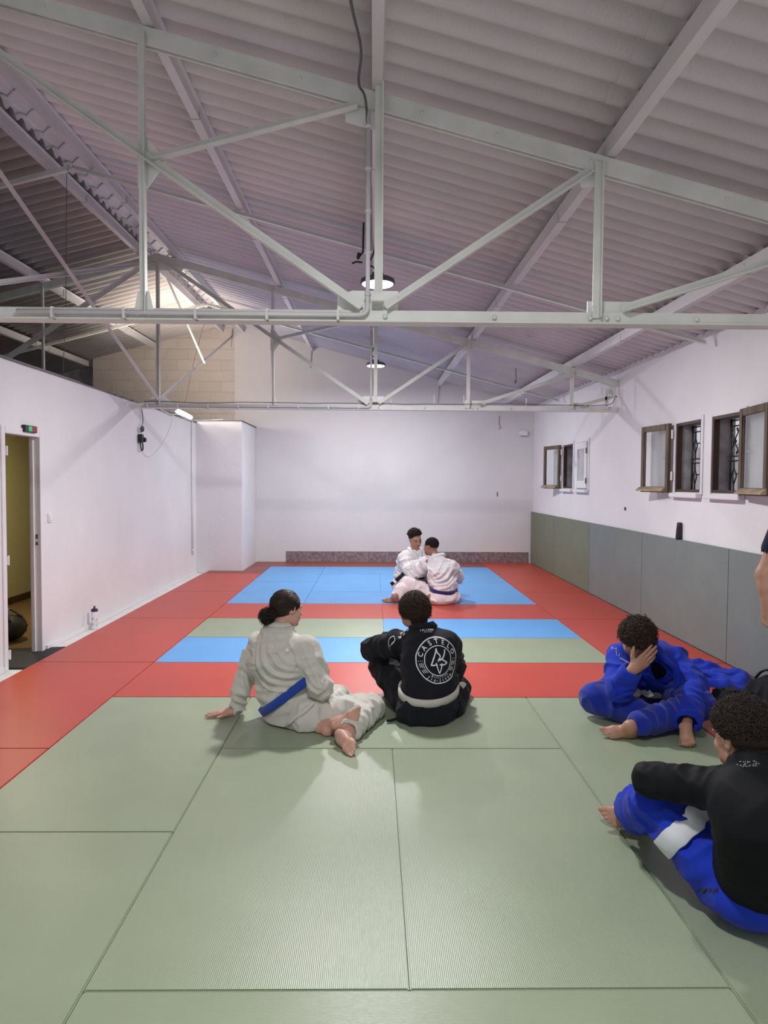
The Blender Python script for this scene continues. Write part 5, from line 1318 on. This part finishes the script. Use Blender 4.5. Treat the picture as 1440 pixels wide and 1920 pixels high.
def person_blackbelt():
    R = person('person', (.58,10.0,0), 'person in white gi with black belt and short curly hair, gripping the partner')
    side = V((-.93,-.30,0)); fw = V((.40,-.92,0))
    pel = P(768,1098,10.05); pel.z = .13; wai = P(766,1075,10.05); che = P(773,1052,10.0); nb = P(778,1032,9.98); hc = P(778,1010,9.93)
    shR = P(755,1044,9.92); shL = P(802,1045,10.05); elR = P(766,1067,9.66); wrR = P(792,1053,9.60); elL = P(815,1072,9.9); wrL = P(806,1080,9.70)
    hipR = P(755,1100,10.0); knR = P(748,1098,9.66); anR = P(775,1108,9.80); hipL = P(785,1100,10.1); knL = P(822,1100,9.85); anL = P(795,1110,9.72)
    for q in (hipR, knR, hipL, knL): q.z = .12
    knR.z = .17; knL.z = .2; anR.z = .07; anL.z = .07
    hf = V((.42,-.86,-.36)); lo, hi = bb(hc, wrR, anL, knR, knL, pel, shR, elL, m=.25)
    S = Sculpt(lo, hi, .0065)
    S.chain([pel,wai,che,nb], [.11,.10,.11,.05], .05, (side,1.3)); S.cone(nb-V((0,0,.02)), hc-V((0,0,.05)), .060, .056, .03)
    S.chain([nb+V((0,0,-.04)),shR,elR,wrR], [.05,.048,.040,.029], .02); S.chain([nb+V((0,0,-.04)),shL,elL,wrL], [.05,.048,.038,.027], .02)
    S.chain([pel,hipR,knR,anR], [.10,.085,.06,.037], .03); S.chain([pel,hipL,knL,anL], [.10,.085,.06,.038], .03)
    q = head(S, hc, hf, V((-.12,-.2,1)), 1.02); hand(S, wrR, V((.9,-.1,.12)), V((.2,-.3,-1)), V((0,1,0)), curl=(.5,.5,.5,.5)); hand(S, wrL, V((.2,-.9,.1)), V((0,0,-1)), V((-1,0,0)), curl=(.7,.7,.7,.7))
    foot(S, anR, V((.9,.2,0)), V((0,0,1)), V((0,1,0)), .95); foot(S, anL, V((-.8,-.3,0)), V((0,0,1)), V((0,-1,0)), .95)
    floorcut(S); body = S.obj('body', 'skin_tan', R, 2)
    f = hf.normalized(); s_ = f.cross((V((-.12,-.2,1))-f*V((-.12,-.2,1)).dot(f)).normalized()).normalized(); u = s_.cross(f)
    bm = BM()
    for sg in (-1,1): tube(bm, smooth_path([q(sg*.016,.099,.018),q(sg*.034,.098,.024),q(sg*.052,.084,.017)],3), [.003]+[.0052]*5+[.002], 6)
    finish(bm, 'eyebrows', 'hair_dark', R, True)
    bm = BM()
    for sg in (-1,1): tube(bm, smooth_path([q(sg*.020,.090,-.002),q(sg*.033,.0935,-.006),q(sg*.046,.085,-.002)],3), .0022, 6)
    finish(bm, 'eyelashes', 'hair_dark', R, True)
    for sg in (-1,1):
        bm = BM(); ballat(bm, q(sg*.032,.080,-.001), .0125, seg=12); finish(bm, 'eye', 'white_pl', R, True)
    bm = BM(); tube(bm, smooth_path([q(-.022,.102,-.066),q(0,.108,-.066),q(.022,.102,-.066)],3), .0036, 6); finish(bm, 'lips', mat('lips', (.36,.13,.11), .5), R, True)
    T = Sculpt(lo, hi, .0095); T.ell(pel+V((0,0,-.01)), (.20,.17,.13), (side,fw,V((0,0,1))), .03)
    T.chain([hipR,knR,anR+(knR-anR)*.2], [.12,.095,.08], .03, None, (.010,14,9,5)); T.chain([hipL,knL,anL+(knL-anL)*.2], [.12,.095,.08], .03, None, (.010,14,9,6))
    floorcut(T); T.obj('gi_trousers', 'gi_white', R, 1)
    J = Sculpt(lo, hi, .0085)
    J.chain([wai,che,nb+V((0,0,-.04))], [.148,.155,.085], .06, (side,1.27), (.013,13,5,2)); J.cone(shL+V((-.03,0,-.01)), shR+V((.03,0,-.01)), .078, .080, .05)
    J.chain([shR+V((.02,0,-.02)),elR], [.090,.085], .04, None, (.012,14,8,9)); J.chain([elR,wrR+(elR-wrR)*.12], [.085,.072], .03, None, (.012,14,8,10)); J.chain([shL,elL,wrL], [.088,.080,.066], .035, None, (.012,15,7,11))
    J.chain([wai, pel+V((0,-.01,.01))], [.148,.16], .03, (side,1.24), (.008,7,8,14)); J.ell(hc+V((0,0,-.06)), (.064,.064,.10), None, .006, 'sub')
    J.cone(nb+fw*.10+V((0,0,.01)), che+fw*.19+V((0,0,-.0)), .035, .012, .01, None, 'sub')
    floorcut(J, .05); jk = J.obj('gi_jacket', 'gi_white', R, 1); b = bvh_of(jk)
    strip_on('lapel', b, [nb+V((-.07,.02,.0)), nb+V((-.055,-.06,-.02)), che+fw*.2+V((.0,0,.03)), wai+fw*.2+V((.06,0,.02))], .05, .012, 'gi_white', jk, False, 8, .005)
    strip_on('lapel', b, [nb+V((.07,.02,.0)), nb+V((.065,-.05,-.02)), che+fw*.2+V((.06,0,.03)), wai+fw*.2+V((.05,0,.03))], .05, .012, 'gi_white', jk, False, 8, .005)
    pts, nr = hoop(b, P(764,1078,10.05), V((-.1,-.1,1)), .45, 48, .005); ribbon('belt', pts, nr, .055, .009, 'belt_black', R, True)
    bp = smooth_path([P(757,1075,9.62), P(749,1083,9.52), P(742,1089,9.50), P(733,1096,9.48)], 4); tl = ribbon('belt_tail', bp, [V((0,-.9,.4))]*len(bp), .05, .008, 'belt_black', R)
    ribbon('belt_bar', [P(742,1089,9.488), P(738.5,1092.5,9.477)], [V((0,-.9,.4))]*2, .052, .010, 'patch_white', tl)
    bm = BM(); ballat(bm, P(743,1080,9.55), .04, 1, .6, .8, seg=12); finish(bm, 'belt_knot', 'patch_white', R, True)
    bm = BM(); stroke(bm, [(-.014,-.02),(0,.02),(.014,-.02)], .005, n=1); print_on('chest_print', b, bm, P(769,1048,9.7), V((.95,.3,0)), V((0,-.2,1)), V((-.2,.95,0)), 'print_dim', jk)
    bm = BM()
    for i in range(4): stroke(bm, [(-.014,-i*.042+.008),(.0,-i*.042-.006),(.014,-i*.042+.010)], .006, n=2)
    print_on('sleeve_print', b, bm, P(744,1056,9.75), V((.9,.3,0)), V((.1,-.2,1)), V((.3,.9,0)), 'print_dim', jk)
    H = Sculpt(hc-V((.17,.17,.17)), hc+V((.17,.17,.17)), .006); H.ell(hc-f*.018+u*.030, (.084,.096,.092), (s_,f,u), .01); H.ell(hc+f*.12-u*.035, (.09,.075,.085), (s_,f,u), .012, 'sub'); H.plane(hc-u*.030, (-u-f*.1), .01)
    hr = H.obj('hair', 'hair_dark', R, 0)
    curls('curls', hc-f*.010+u*.034, (s_,f,u), (.084,.092,.094), lambda l: l[2] > .25+.35*max(l[1],0), 700, 'hair_dark', hr, .012, .003, 1.3, .010, 9)
    St = Sculpt(hc-V((.16,.16,.18)), hc+V((.16,.16,.17)), .006)
    return R
person_blackbelt()
# ---------------------------------------------------------------- person in blue gi, hand over the face
def person_blue():
    R = person('person', (1.85,4.8,0), 'cross-legged person in blue gi holding one hand over the face')
    side = V((-.98,-.20,0)); fw = V((-.18,-.98,0))
    pel = P(1228,1288,5.02); pel.z = .14; wai = P(1222,1272,4.93); che = P(1212,1240,4.82); nb = P(1207,1217,4.72); hc = P(1193,1197,4.56)
    shR = P(1158,1230,4.78); shL = P(1266,1235,4.84)
    elR = P(1161,1292,4.52); wrR = P(1187,1256,4.42)
    elL = P(1301,1288,4.62); wrL = P(1287,1364,4.24)
    hipR = P(1200,1300,4.95); knR = P(1116,1327,4.70); anR = P(1225,1362,4.45); anR.z = .075; hipR.z = .14
    hipL = P(1252,1305,4.95); knL = P(1311,1350,4.50); anL = P(1180,1379,4.28); hipL.z = .14; anL.z = .075; knR.z = .135; knL.z = .15
    hf = V((-.12,-.52,-.85)); hu = V((-.05,-.85,.52))
    lo, hi = bb(hc, knR, knL, anL, pel, P(1281,1410,4.1), P(1118,1378,4.3), m=.2)
    S = Sculpt(lo, hi, .0045)
    S.chain([pel,wai,che,nb], [.11,.10,.11,.05], .05, (side,1.3)); S.cone(nb, hc-V((0,-.02,.03)), .058, .054, .03)
    S.chain([nb+V((0,0,-.03)),shR,elR], [.05,.048,.038], .02); S.chain([elR,wrR], [.040,.029], .02)
    S.chain([nb+V((0,0,-.03)),shL,elL,wrL], [.05,.048,.040,.029], .02)
    S.chain([pel,hipR,knR,anR], [.10,.085,.06,.037], .03); S.chain([pel,hipL,knL,anL], [.10,.085,.06,.040], .03)
    head(S, hc, hf, hu, 1.0)
    # hand across the brow: fingers run up to the right
    hand(S, wrR, V((.62,-.06,.56)), V((-.05,1,.05)), V((-.6,0,.7)), curl=(.12,.12,.15,.2), spread=.03, thumb=(.75,.55,.2), sc=1.1)
    # resting fist, knuckles on the mat
    kn = V((wrL.x-.012, wrL.y-.02, wrL.z-.015)); S.cone(wrL, kn, .029, .029, .012)
    hand(S, kn, V((-.15,-.80,-.60)), V((.25,.55,-.8)), V((-1,.2,0)), curl=((1.15,1.3,.6),(1.15,1.3,.6),(1.15,1.3,.6),(1.2,1.3,.6)), spread=.02, thumb=(.35,.9,.25), tcurl=.25)
    foot(S, anL, V((-.95,-.02,.02)), V((.02,-.62,.78)), V((0,.6,.75)), .95); foot(S, anR, V((.85,.3,0)), V((0,-.3,1)), V((0,1,0)), .9)
    floorcut(S); S.obj('body', 'skin_tan', R, 1)
    T = Sculpt(lo, hi, .007)
    T.ell(pel+V((0,0,-.01)), (.20,.165,.14), (side,fw,V((0,0,1))), .03)
    T.chain([hipR,knR], [.125,.100], .03, None, (.007,12,8,4)); T.chain([knR,anR], [.098,.080], .025, None, (.007,13,8,5))
    T.chain([hipL,knL], [.125,.098], .03, None, (.007,12,8,6)); T.chain([knL,anL+(knL-anL)*.14], [.095,.078], .02, None, (.007,15,8,7))
    d = (knL-anL).normalized(); T.cone(anL-d*.10, anL+d*.075, .048, .046, .004, None, 'sub')
    floorcut(T); T.obj('gi_trousers', 'blue_dark', R, 1)
    J = Sculpt(lo, hi, .0065)
    J.chain([wai,che,nb+V((0,0,-.04))], [.135,.150,.080], .05, (side,1.28), (.010,11,5,2)); J.cone(shL+V((-.03,0,-.01)), shR+V((.03,0,-.01)), .076, .078, .05)
    J.chain([shR,elR], [.086,.085], .04, None, (.007,12,8,9)); c2 = wrR+(elR-wrR)*.22; J.chain([elR,c2], [.082,.066], .03, None, (.006,16,8,10))
    J.chain([shL,elL], [.090,.088], .035, None, (.007,12,7,11)); c3 = wrL+(elL-wrL)*.16; J.chain([elL,c3], [.088,.080], .03, None, (.007,15,7,12))
    d = (wrR-elR).normalized(); J.cone(c2+d*.0, c2+d*.14, .044, .056, .004, None, 'sub'); d = (wrL-elL).normalized(); J.cone(c3+d*.01, c3+d*.16, .056, .068, .004, None, 'sub')
    J.chain([wai, pel+V((0,0,.02))], [.138,.155], .03, (side,1.22), (.008,7,8,14)); J.ell(hc+V((0,.06,-.05)), (.062,.062,.09), None, .006, 'sub')
    # open front showing the black shirt
    J.cone(nb+V((-.01,-.17,.0)), che+V((.070,-.215,-.075)), .080, .112, .012, None, 'sub')
    for l in ([(1262,1232),(1290,1262),(1308,1300)],[(1255,1240),(1280,1270),(1297,1310)],[(1275,1228),(1298,1255),(1314,1290)],[(1275,1262),(1284,1300),(1290,1330)],[(1245,1222),(1262,1240),(1270,1268)]): J.fold([P(x,y,4.55) for x, y in l], .009, .012)
    for l in ([(1140,1240),(1136,1265),(1145,1295)],[(1150,1290),(1172,1284),(1192,1270)],[(1156,1300),(1178,1295),(1196,1282)],[(1146,1250),(1142,1275),(1150,1300)]): J.fold([P(x,y,4.5) for x, y in l], .009, .010)
    floorcut(J, .06); jk = J.obj('gi_jacket', 'gi_blue', R, 1); b = bvh_of(jk)
    U = Sculpt(lo, hi, .0075); U.chain([wai,che,nb], [.122,.134,.068], .05, (side,1.26)); us = U.obj('undershirt', 'lycra', R, 1); bu = bvh_of(us)
    strip_on('lapel', b, [nb+V((-.05,.02,.03)), nb+V((-.068,-.07,-.01)), che+V((-.085,-.17,-.02)), che+V((-.06,-.19,-.10)), wai+V((.03,-.17,-.03))], .048, .011, 'gi_blue', jk, False, 8, .005)
    strip_on('lapel', b, [nb+V((.065,.02,.03)), nb+V((.078,-.07,-.01)), che+V((.165,-.13,-.04)), che+V((.135,-.16,-.12)), wai+V((.03,-.19,-.03))], .048, .011, 'gi_blue', jk, False, 8, .005)
    inw = V((.1,.97,-.05))
    bm = BM()
    for i, ch in enumerate('MU'): text_shape(bm, ch, .036, .010*i, -i*.030, -.5, 1.0, -.0005)
    stroke(bm, [(.012,-.050),(.024,-.066)], .004, n=1)
    print_on('lapel_letters', b, bm, P(1163,1222,4.6), V((1,0,0)), V((0,-.2,1)), V((.05,.97,-.1)), 'print_dim', jk, .004, .01)
    bm = BM(); stroke(bm, [(-.014,.011),(-.005,.004),(-.005,-.004),(-.014,-.011)], .0045); stroke(bm, [(.014,.011),(.005,.004),(.005,-.004),(.014,-.011)], .0045); stroke(bm, [(-.012,-.019),(.012,-.019)], .0025, n=1); stroke(bm, [(-.005,0),(.005,0)], .003, n=1)
    print_on('chest_logo', bu, bm, P(1226,1258,4.5), V((1,.1,0)), V((0,-.2,1)), V((.0,1,0)), 'print', us)
    pts, nr = hoop(b, P(1224,1281,4.95), V((-.03,-.28,1)), .45, 48, .004); ribbon('belt', pts, nr, .050, .008, 'belt_white', R, True)
    bp = smooth_path([P(1200,1296,4.72), P(1192,1302,4.68), P(1180,1300,4.66)],4); ribbon('belt_end', bp, [V((0,-.8,.6))]*len(bp), .045, .006, 'belt_white', R)
    bp = smooth_path([P(1204,1296,4.72), P(1214,1302,4.66), P(1222,1299,4.66)],4); ribbon('belt_end', bp, [V((0,-.8,.6))]*len(bp), .045, .006, 'belt_white', R)
    f = hf.normalized(); u = (hu-f*hu.dot(f)).normalized(); s_ = f.cross(u)
    H = Sculpt(hc-V((.18,.18,.2)), hc+V((.18,.18,.2)), .005); H.ell(hc-f*.016+u*.024, (.086,.098,.094), (s_,f,u), .01); H.ell(hc+f*.12-u*.04, (.08,.078,.078), (s_,f,u), .012, 'sub'); H.plane(hc-u*.055, (-u+f*.2), .01)
    hr = H.obj('hair', 'hair_dark', R, 0)
    curls('curls', hc-f*.010+u*.028, (s_,f,u), (.092,.102,.100), lambda l: l[2] > -.25+.75*max(l[1],0) , 2400, 'hair_brown', hr, .0125, .0021, 1.3, .014, 4, jit=.4)
    return R
person_blue()

# ---------------------------------------------------------------- person in black rash guard, close on the right
def person_rash():
    R = person('person', (1.35,2.4,0), 'person in black rash guard and blue trousers seated at the right edge, arm on knee')
    side = V((.97,.24,0)); fw = V((-.22,.97,0))
    pel = V((1.39,2.46,.15)); wai = V((1.37,2.38,.31)); che = V((1.33,2.33,.47)); nb = P(1410,1458,2.38); hc = P(1394,1382,2.48)
    shL = P(1378,1482,2.42); shR = V((1.56,2.42,.565)); elL = P(1219,1461,2.62); wrL = P(1400,1480,2.90); elR = V((1.72,2.62,.50)); wrR = V((1.70,2.88,.42))
    hipL = V((1.30,2.50,.13)); knL = P(1233,1504,2.70); anL = P(1186,1545,3.10); anL.z = .10; hipR = V((1.50,2.50,.14)); knR = V((1.72,2.70,.42)); anR = V((1.62,3.04,.10))
    hf = V((-.30,.93,-.18)); hu = V((-.05,.2,1))
    lo, hi = bb(hc, P(1110,1530,3.3), elR, pel, V((1.65,3.25,.1)), V((1.35,2.26,.3)), m=.19); hi = hi+np.array([.02,.0,.03])
    S = Sculpt(lo, hi, .0044)
    S.chain([pel,wai,che,nb], [.11,.10,.11,.055], .05, (side,1.3)); S.cone(nb-V((0,0,.02)), hc-V((0,0,.05))-hf*.02, .062, .058, .03)
    S.chain([nb+V((0,0,-.04)),shL,elL,wrL], [.05,.048,.038,.026], .02); S.chain([nb+V((0,0,-.04)),shR,elR,wrR], [.05,.048,.038,.027], .02)
    S.chain([pel,hipR,knR,anR], [.10,.085,.06,.037], .03); S.chain([pel,hipL,knL,anL], [.10,.085,.06,.038], .03)
    head(S, hc, hf, hu, 1.0); hand(S, wrL, V((.9,.3,-.1)), V((0,.1,-1)), V((0,1,0)), curl=(.5,.5,.5,.5)); hand(S, wrR, V((.1,.9,-.3)), V((0,-.3,-1)), V((-1,0,0)), curl=(.5,.5,.5,.5))
    an2 = P(1203,1533,3.12); an2.z = max(an2.z, .085); foot(S, an2, V((-.96,.05,.02)), V((-.05,-.80,.60)), V((.05,.6,.80)), 1.0, .03)
    S.cone(an2, anL+(knL-anL)*.15, .036, .042, .02); foot(S, anR, V((-.2,.95,0)), V((0,0,1)), V((-1,0,0)), 1.0)
    floorcut(S); S.obj('body', 'skin_tan', R, 1)
    T = Sculpt(lo, hi, .007)
    T.ell(pel+V((0,-.0,-.03)), (.205,.14,.125), (side,fw,V((0,0,1))), .03)
    for (h_, k_, a_, sd) in ((hipL,knL,anL,4),(hipR,knR,anR,8)):
        T.chain([h_,k_], [.118,.090], .03, None, (.012,11,7,sd)); e_ = a_+(k_-a_)*.12; T.chain([k_,e_], [.092,.085], .025, None, (.013,13,7,sd+1))
        T.cone(e_-(k_-a_)*.35, e_+(k_-a_)*.12, .066, .064, .004, None, 'sub'); 
    floorcut(T); tr = T.obj('gi_trousers', 'gi_blue', R, 1); bt = bvh_of(tr)
    # white band round the thigh just above the knee
    ax = (knL-hipL).normalized(); pts, nr = hoop(bt, knL-ax*.125, ax, .165, 48, .003)
    kc = knL-ax*.125; pts = [kc+(p-kc)*min(1, .13/(p-kc).length) for p in pts]; pts = [on_surface(bt, p, .005)[0] for p in pts]; pts = [(pts[i-1]+pts[i]*2+pts[(i+1) % 48])/4 for i in range(48)]; pts = [on_surface(bt, p, .008)[0] for p in pts]
    ribbon('thigh_band', pts, nr, .078, .004, 'patch_white', tr, True)
    bm = BM()
    for i in range(9):
        c0 = P(1338,1652,2.28)+V((0,-.10,0)); a = i*.006; tube(bm, [V((-.030+i*.0075,-.004-.003*(i % 2),0)), V((-.026+i*.0075,.006+.003*((i+1) % 2),0))], .0022, 4)
    print_on('stitched_mark', bt, bm, P(1340,1664,2.34)-V((0,.02,0)), V((1,0,0)), V((0,.5,.8)), V((.1,.85,-.5)), 'print_dark', tr)
    J = Sculpt(lo, hi, .0065)
    J.chain([pel+V((0,0,.0)),wai,che,nb+V((0,0,-.05))], [.135,.138,.145,.085], .06, (side,1.34), (.004,9,5,2)); J.cone(shL+V((.03,0,-.005)), shR+V((-.03,0,-.01)), .068, .066, .06)
    J.chain([shL+V((.02,0,-.01)),elL], [.080,.060], .05, None, (.005,22,9,9)); J.chain([elL,wrL], [.060,.040], .03, None, (.005,24,9,10)); J.chain([shR,elR,wrR], [.075,.056,.040], .04, None, (.004,20,9,11))
    J.cone(nb+V((0,0,-.03)), nb+(hc-nb)*.26, .080, .074, .02); J.cone(nb+(hc-nb)*.22, hc, .060, .066, .004, None, 'sub')
    J.plane(pel+V((0,0,-.09)), (0,0,-1), .01); jk = J.obj('rash_guard', 'lycra', R, 1); b = bvh_of(jk)
    bm = BM(); rq = random.Random(3)
    for i in range(60): x, y = rq.uniform(-.055,.055), rq.uniform(-.008,.008); stroke(bm, [(x,y),(x+rq.uniform(.001,.004),y+rq.uniform(-.002,.002))], .0018, n=1)
    print_on('collar_print', b, bm, P(1418,1436,2.28), V((.97,.24,0)), V((0,.3,1)), V((-.2,.9,-.3)), 'print_dim', jk)
    f = hf.normalized(); u = (hu-f*hu.dot(f)).normalized(); s_ = f.cross(u)
    H = Sculpt(hc-V((.18,.18,.2)), hc+V((.18,.18,.2)), .005); H.ell(hc-f*.016+u*.028, (.085,.100,.092), (s_,f,u), .01); H.ell(hc+f*.12-u*.04, (.08,.075,.085), (s_,f,u), .012, 'sub'); H.plane(hc-u*.040, (-u+f*.45), .012)
    hr = H.obj('hair', 'hair_dark', R, 0)
    curls('curls', hc-f*.008+u*.034, (s_,f,u), (.086,.100,.094), lambda l: l[2] > -.20+.75*max(l[1],0), 8500, 'hair_dark', hr, .0085, .0010, 1.3, .010, 6)
    curls('nape_curls', hc-f*.030-u*.035, (s_,f,u), (.072,.068,.05), lambda l: l[1] < -.05 and l[2] < .6, 1500, 'hair_dark', hr, .005, .0008, 1.2, .002, 7)
    return R
person_rash()

# ---------------------------------------------------------------- person standing just outside the right edge
def person_standing():
    R = person('person', (2.22,3.5,0), 'standing person in navy T-shirt, only one bare arm inside the right edge')
    cx, cy = 2.25, 3.48; pel = V((cx,cy,.95)); wai = V((cx,cy,1.08)); che = V((cx,cy,1.30)); nb = V((cx,cy,1.47)); hc = V((cx,cy+.02,1.63))
    shL = V((cx-.20,cy,1.39)); elL = P(1434,1078,3.50); wrL = P(1440,1138,3.47); shR = V((cx+.175,cy,1.40)); elR = V((cx+.25,cy,1.12)); wrR = V((cx+.26,cy-.05,.88))
    side = V((1,0,0)); lo, hi = bb(hc, V((cx-.35,cy,0)), V((cx+.35,cy,0)), V((cx,cy-.12,0)), m=.16); lo[2] = -.01
    S = Sculpt(lo, hi, .0075)
    S.chain([pel,wai,che,nb], [.12,.11,.12,.055], .05, (side,1.25)); S.cone(nb-V((0,0,.02)), hc-V((0,0,.05)), .060, .056, .03)
    S.chain([nb+V((0,0,-.05)),shL,elL+V((.006,0,0)),(elL+wrL)/2+V((.002,0,.02)),wrL], [.05,.060,.047,.042,.028], .02); S.chain([nb+V((0,0,-.05)),shR,elR,wrR], [.05,.054,.044,.028], .02)
    for sg in (-1,1):
        hp = V((cx+sg*.09,cy,.90)); kn = V((cx+sg*.10,cy-.02,.50)); an = V((cx+sg*.10,cy+.02,.085)); S.chain([pel,hp,kn,an], [.11,.088,.058,.038], .03)
        foot(S, an, V((sg*.2,-1,0)), V((0,0,1)), V((-sg,0,0)), .98)
    head(S, hc, V((-.2,-1,-.1)), V((0,0,1)), 1.0)
    hand(S, wrL, V((-.02,-.04,-1)), V((1,.1,0)), V((0,-1,0)), curl=((1.2,1.2,.6),(1.2,1.2,.6),(1.2,1.2,.6),(1.2,1.2,.6)), spread=.02, thumb=(.3,.9,.3)); hand(S, wrR, V((0,0,-1)), V((-1,0,0)), V((0,-1,0)), curl=(.3,.3,.3,.3))
    floorcut(S); S.obj('body', 'skin_tan', R, 2)
    J = Sculpt(lo, hi, .009); J.chain([pel+V((0,0,-.03)),wai,che,nb+V((0,0,-.05))], [.145,.140,.145,.08], .05, (side,1.28), (.008,8,5,2)); J.cone(shL+V((.03,0,-.01)), shR+V((-.03,0,-.01)), .07, .07, .05)
    dl = (elL-shL); J.cone(shL, shL+dl*.54, .078, .070, .03); J.cone(shL+dl*.45, shL+dl*.62, .050, .056, .003, None, 'sub'); dr = (elR-shR); J.cone(shR, shR+dr*.52, .072, .066, .03); J.cone(shR+dr*.45, shR+dr*.62, .053, .060, .003, None, 'sub')
    J.ell(hc+V((0,0,-.07)), (.062,.062,.10), None, .006, 'sub'); J.plane(pel+V((0,0,-.09)), (0,0,-1), .01); J.obj('t_shirt', 'navy_cloth', R, 1)
    T = Sculpt(lo, hi, .009); T.cone(pel+V((0,0,-.03)), pel+V((0,0,-.08)), .14, .135, .03, (side,1.2))
    for sg in (-1,1): T.chain([V((cx+sg*.09,cy,.86)),V((cx+sg*.10,cy-.02,.50)),V((cx+sg*.10,cy+.02,.14))], [.115,.092,.085], .02, None, (.008,9,7,3+sg))
    T.obj('gi_trousers', 'gi_black', R, 1)
    H = Sculpt(hc-V((.17,.17,.17)), hc+V((.17,.17,.17)), .007); H.ell(hc+V((0,.012,.03)), (.083,.098,.090), None, .01); H.ell(hc+V((0,-.12,-.04)), (.09,.075,.085), None, .012, 'sub'); H.plane(hc+V((0,0,-.03)), (0,-.2,-1), .01); H.obj('hair', 'hair_dark', R, 1)
    return R
person_standing()

# ---------------------------------------------------------------- cloth and bag on the right border
out = [(2.10,5.80),(2.22,5.50),(2.44,5.34),(2.58,5.42),(2.68,5.36),(2.84,5.34),(2.97,5.50),(3.05,5.62),(3.00,5.80),(2.92,5.93),(2.82,6.02),(2.70,6.12),(2.62,6.34),(2.48,6.34),(2.30,6.15)]
ol = [tuple(q)[:2] for q in smooth_path([V((x,y,0)) for x, y in out+[out[0]]], 7)][:-1]
cx_, cy_ = 2.60, 5.78; nr_, nc_ = 26, len(ol); vs, fs = [], []
for k in range(nr_+1):
    t = k/nr_
    for (x, y) in ol: vs.append([cx_+(x-cx_)*t, cy_+(y-cy_)*t, 0])
vs = np.array(vs); g = np.stack([vs[:,0]*7+vs[:,1]*3, vs[:,1]*9-vs[:,0]*4, 0*vs[:,0]], -1)
tt = np.repeat(np.linspace(0,1,nr_+1), nc_); edge = np.clip((1-tt)*9, 0, 1)**.5
n1 = vnoise(g); far = np.exp(-((vs[:,0]-2.52)**2/.03+(vs[:,1]-6.15)**2/.03))
vs[:,2] = .006+edge*(.022+.045*(1-2*np.abs(n1)).clip(0)+.02*vnoise(g*2.3+4).clip(-.4,1)+.09*far)
lowr = len(vs); bot = vs[-nc_:].copy(); bot[:,2] = .002; vs = np.vstack([vs, bot])
for k in range(nr_):
    for c in range(nc_): a = k*nc_+c; b_ = k*nc_+(c+1) % nc_; fs.append((a, b_, b_+nc_, a+nc_))
for c in range(nc_): a = nr_*nc_+c; b_ = nr_*nc_+(c+1) % nc_; fs.append((a, b_, lowr+(c+1) % nc_, lowr+c))
tag(npmesh('folded_jacket', vs, fs, 'gi_blue'), 'crumpled blue gi jacket lying on the red mat beside the wall pads', 'clothing')
Bg = Sculpt((2.2,4.35,-.01), (3.07,5.25,.45), .009)
Bg.cone((2.80,4.90,.10), (2.86,4.60,.10), .115, .115, .03, (V((1,0,0)),1.5), 'add', (.012,9,7,2)); Bg.cone((2.52,4.93,.05), (2.60,4.70,.05), .070, .060, .03, (V((1,0,0)),1.5), 'add', (.018,12,9,3))
Bg.plane((0,0,.004), (0,0,-1), .004)
R = empty('sports_bag', (2.8,4.75,0), 'soft black bag on the red mat behind the curly-haired person in the rash guard', 'bag')
Bg.obj('body', 'gi_black', R, 1)
bm = BM(); tube(bm, smooth_path([(2.70,4.95,.20),(2.74,4.90,.27),(2.84,4.78,.285),(2.90,4.62,.26),(2.90,4.55,.20)], 6), .011, 6); finish(bm, 'handle', 'dark', R, True)
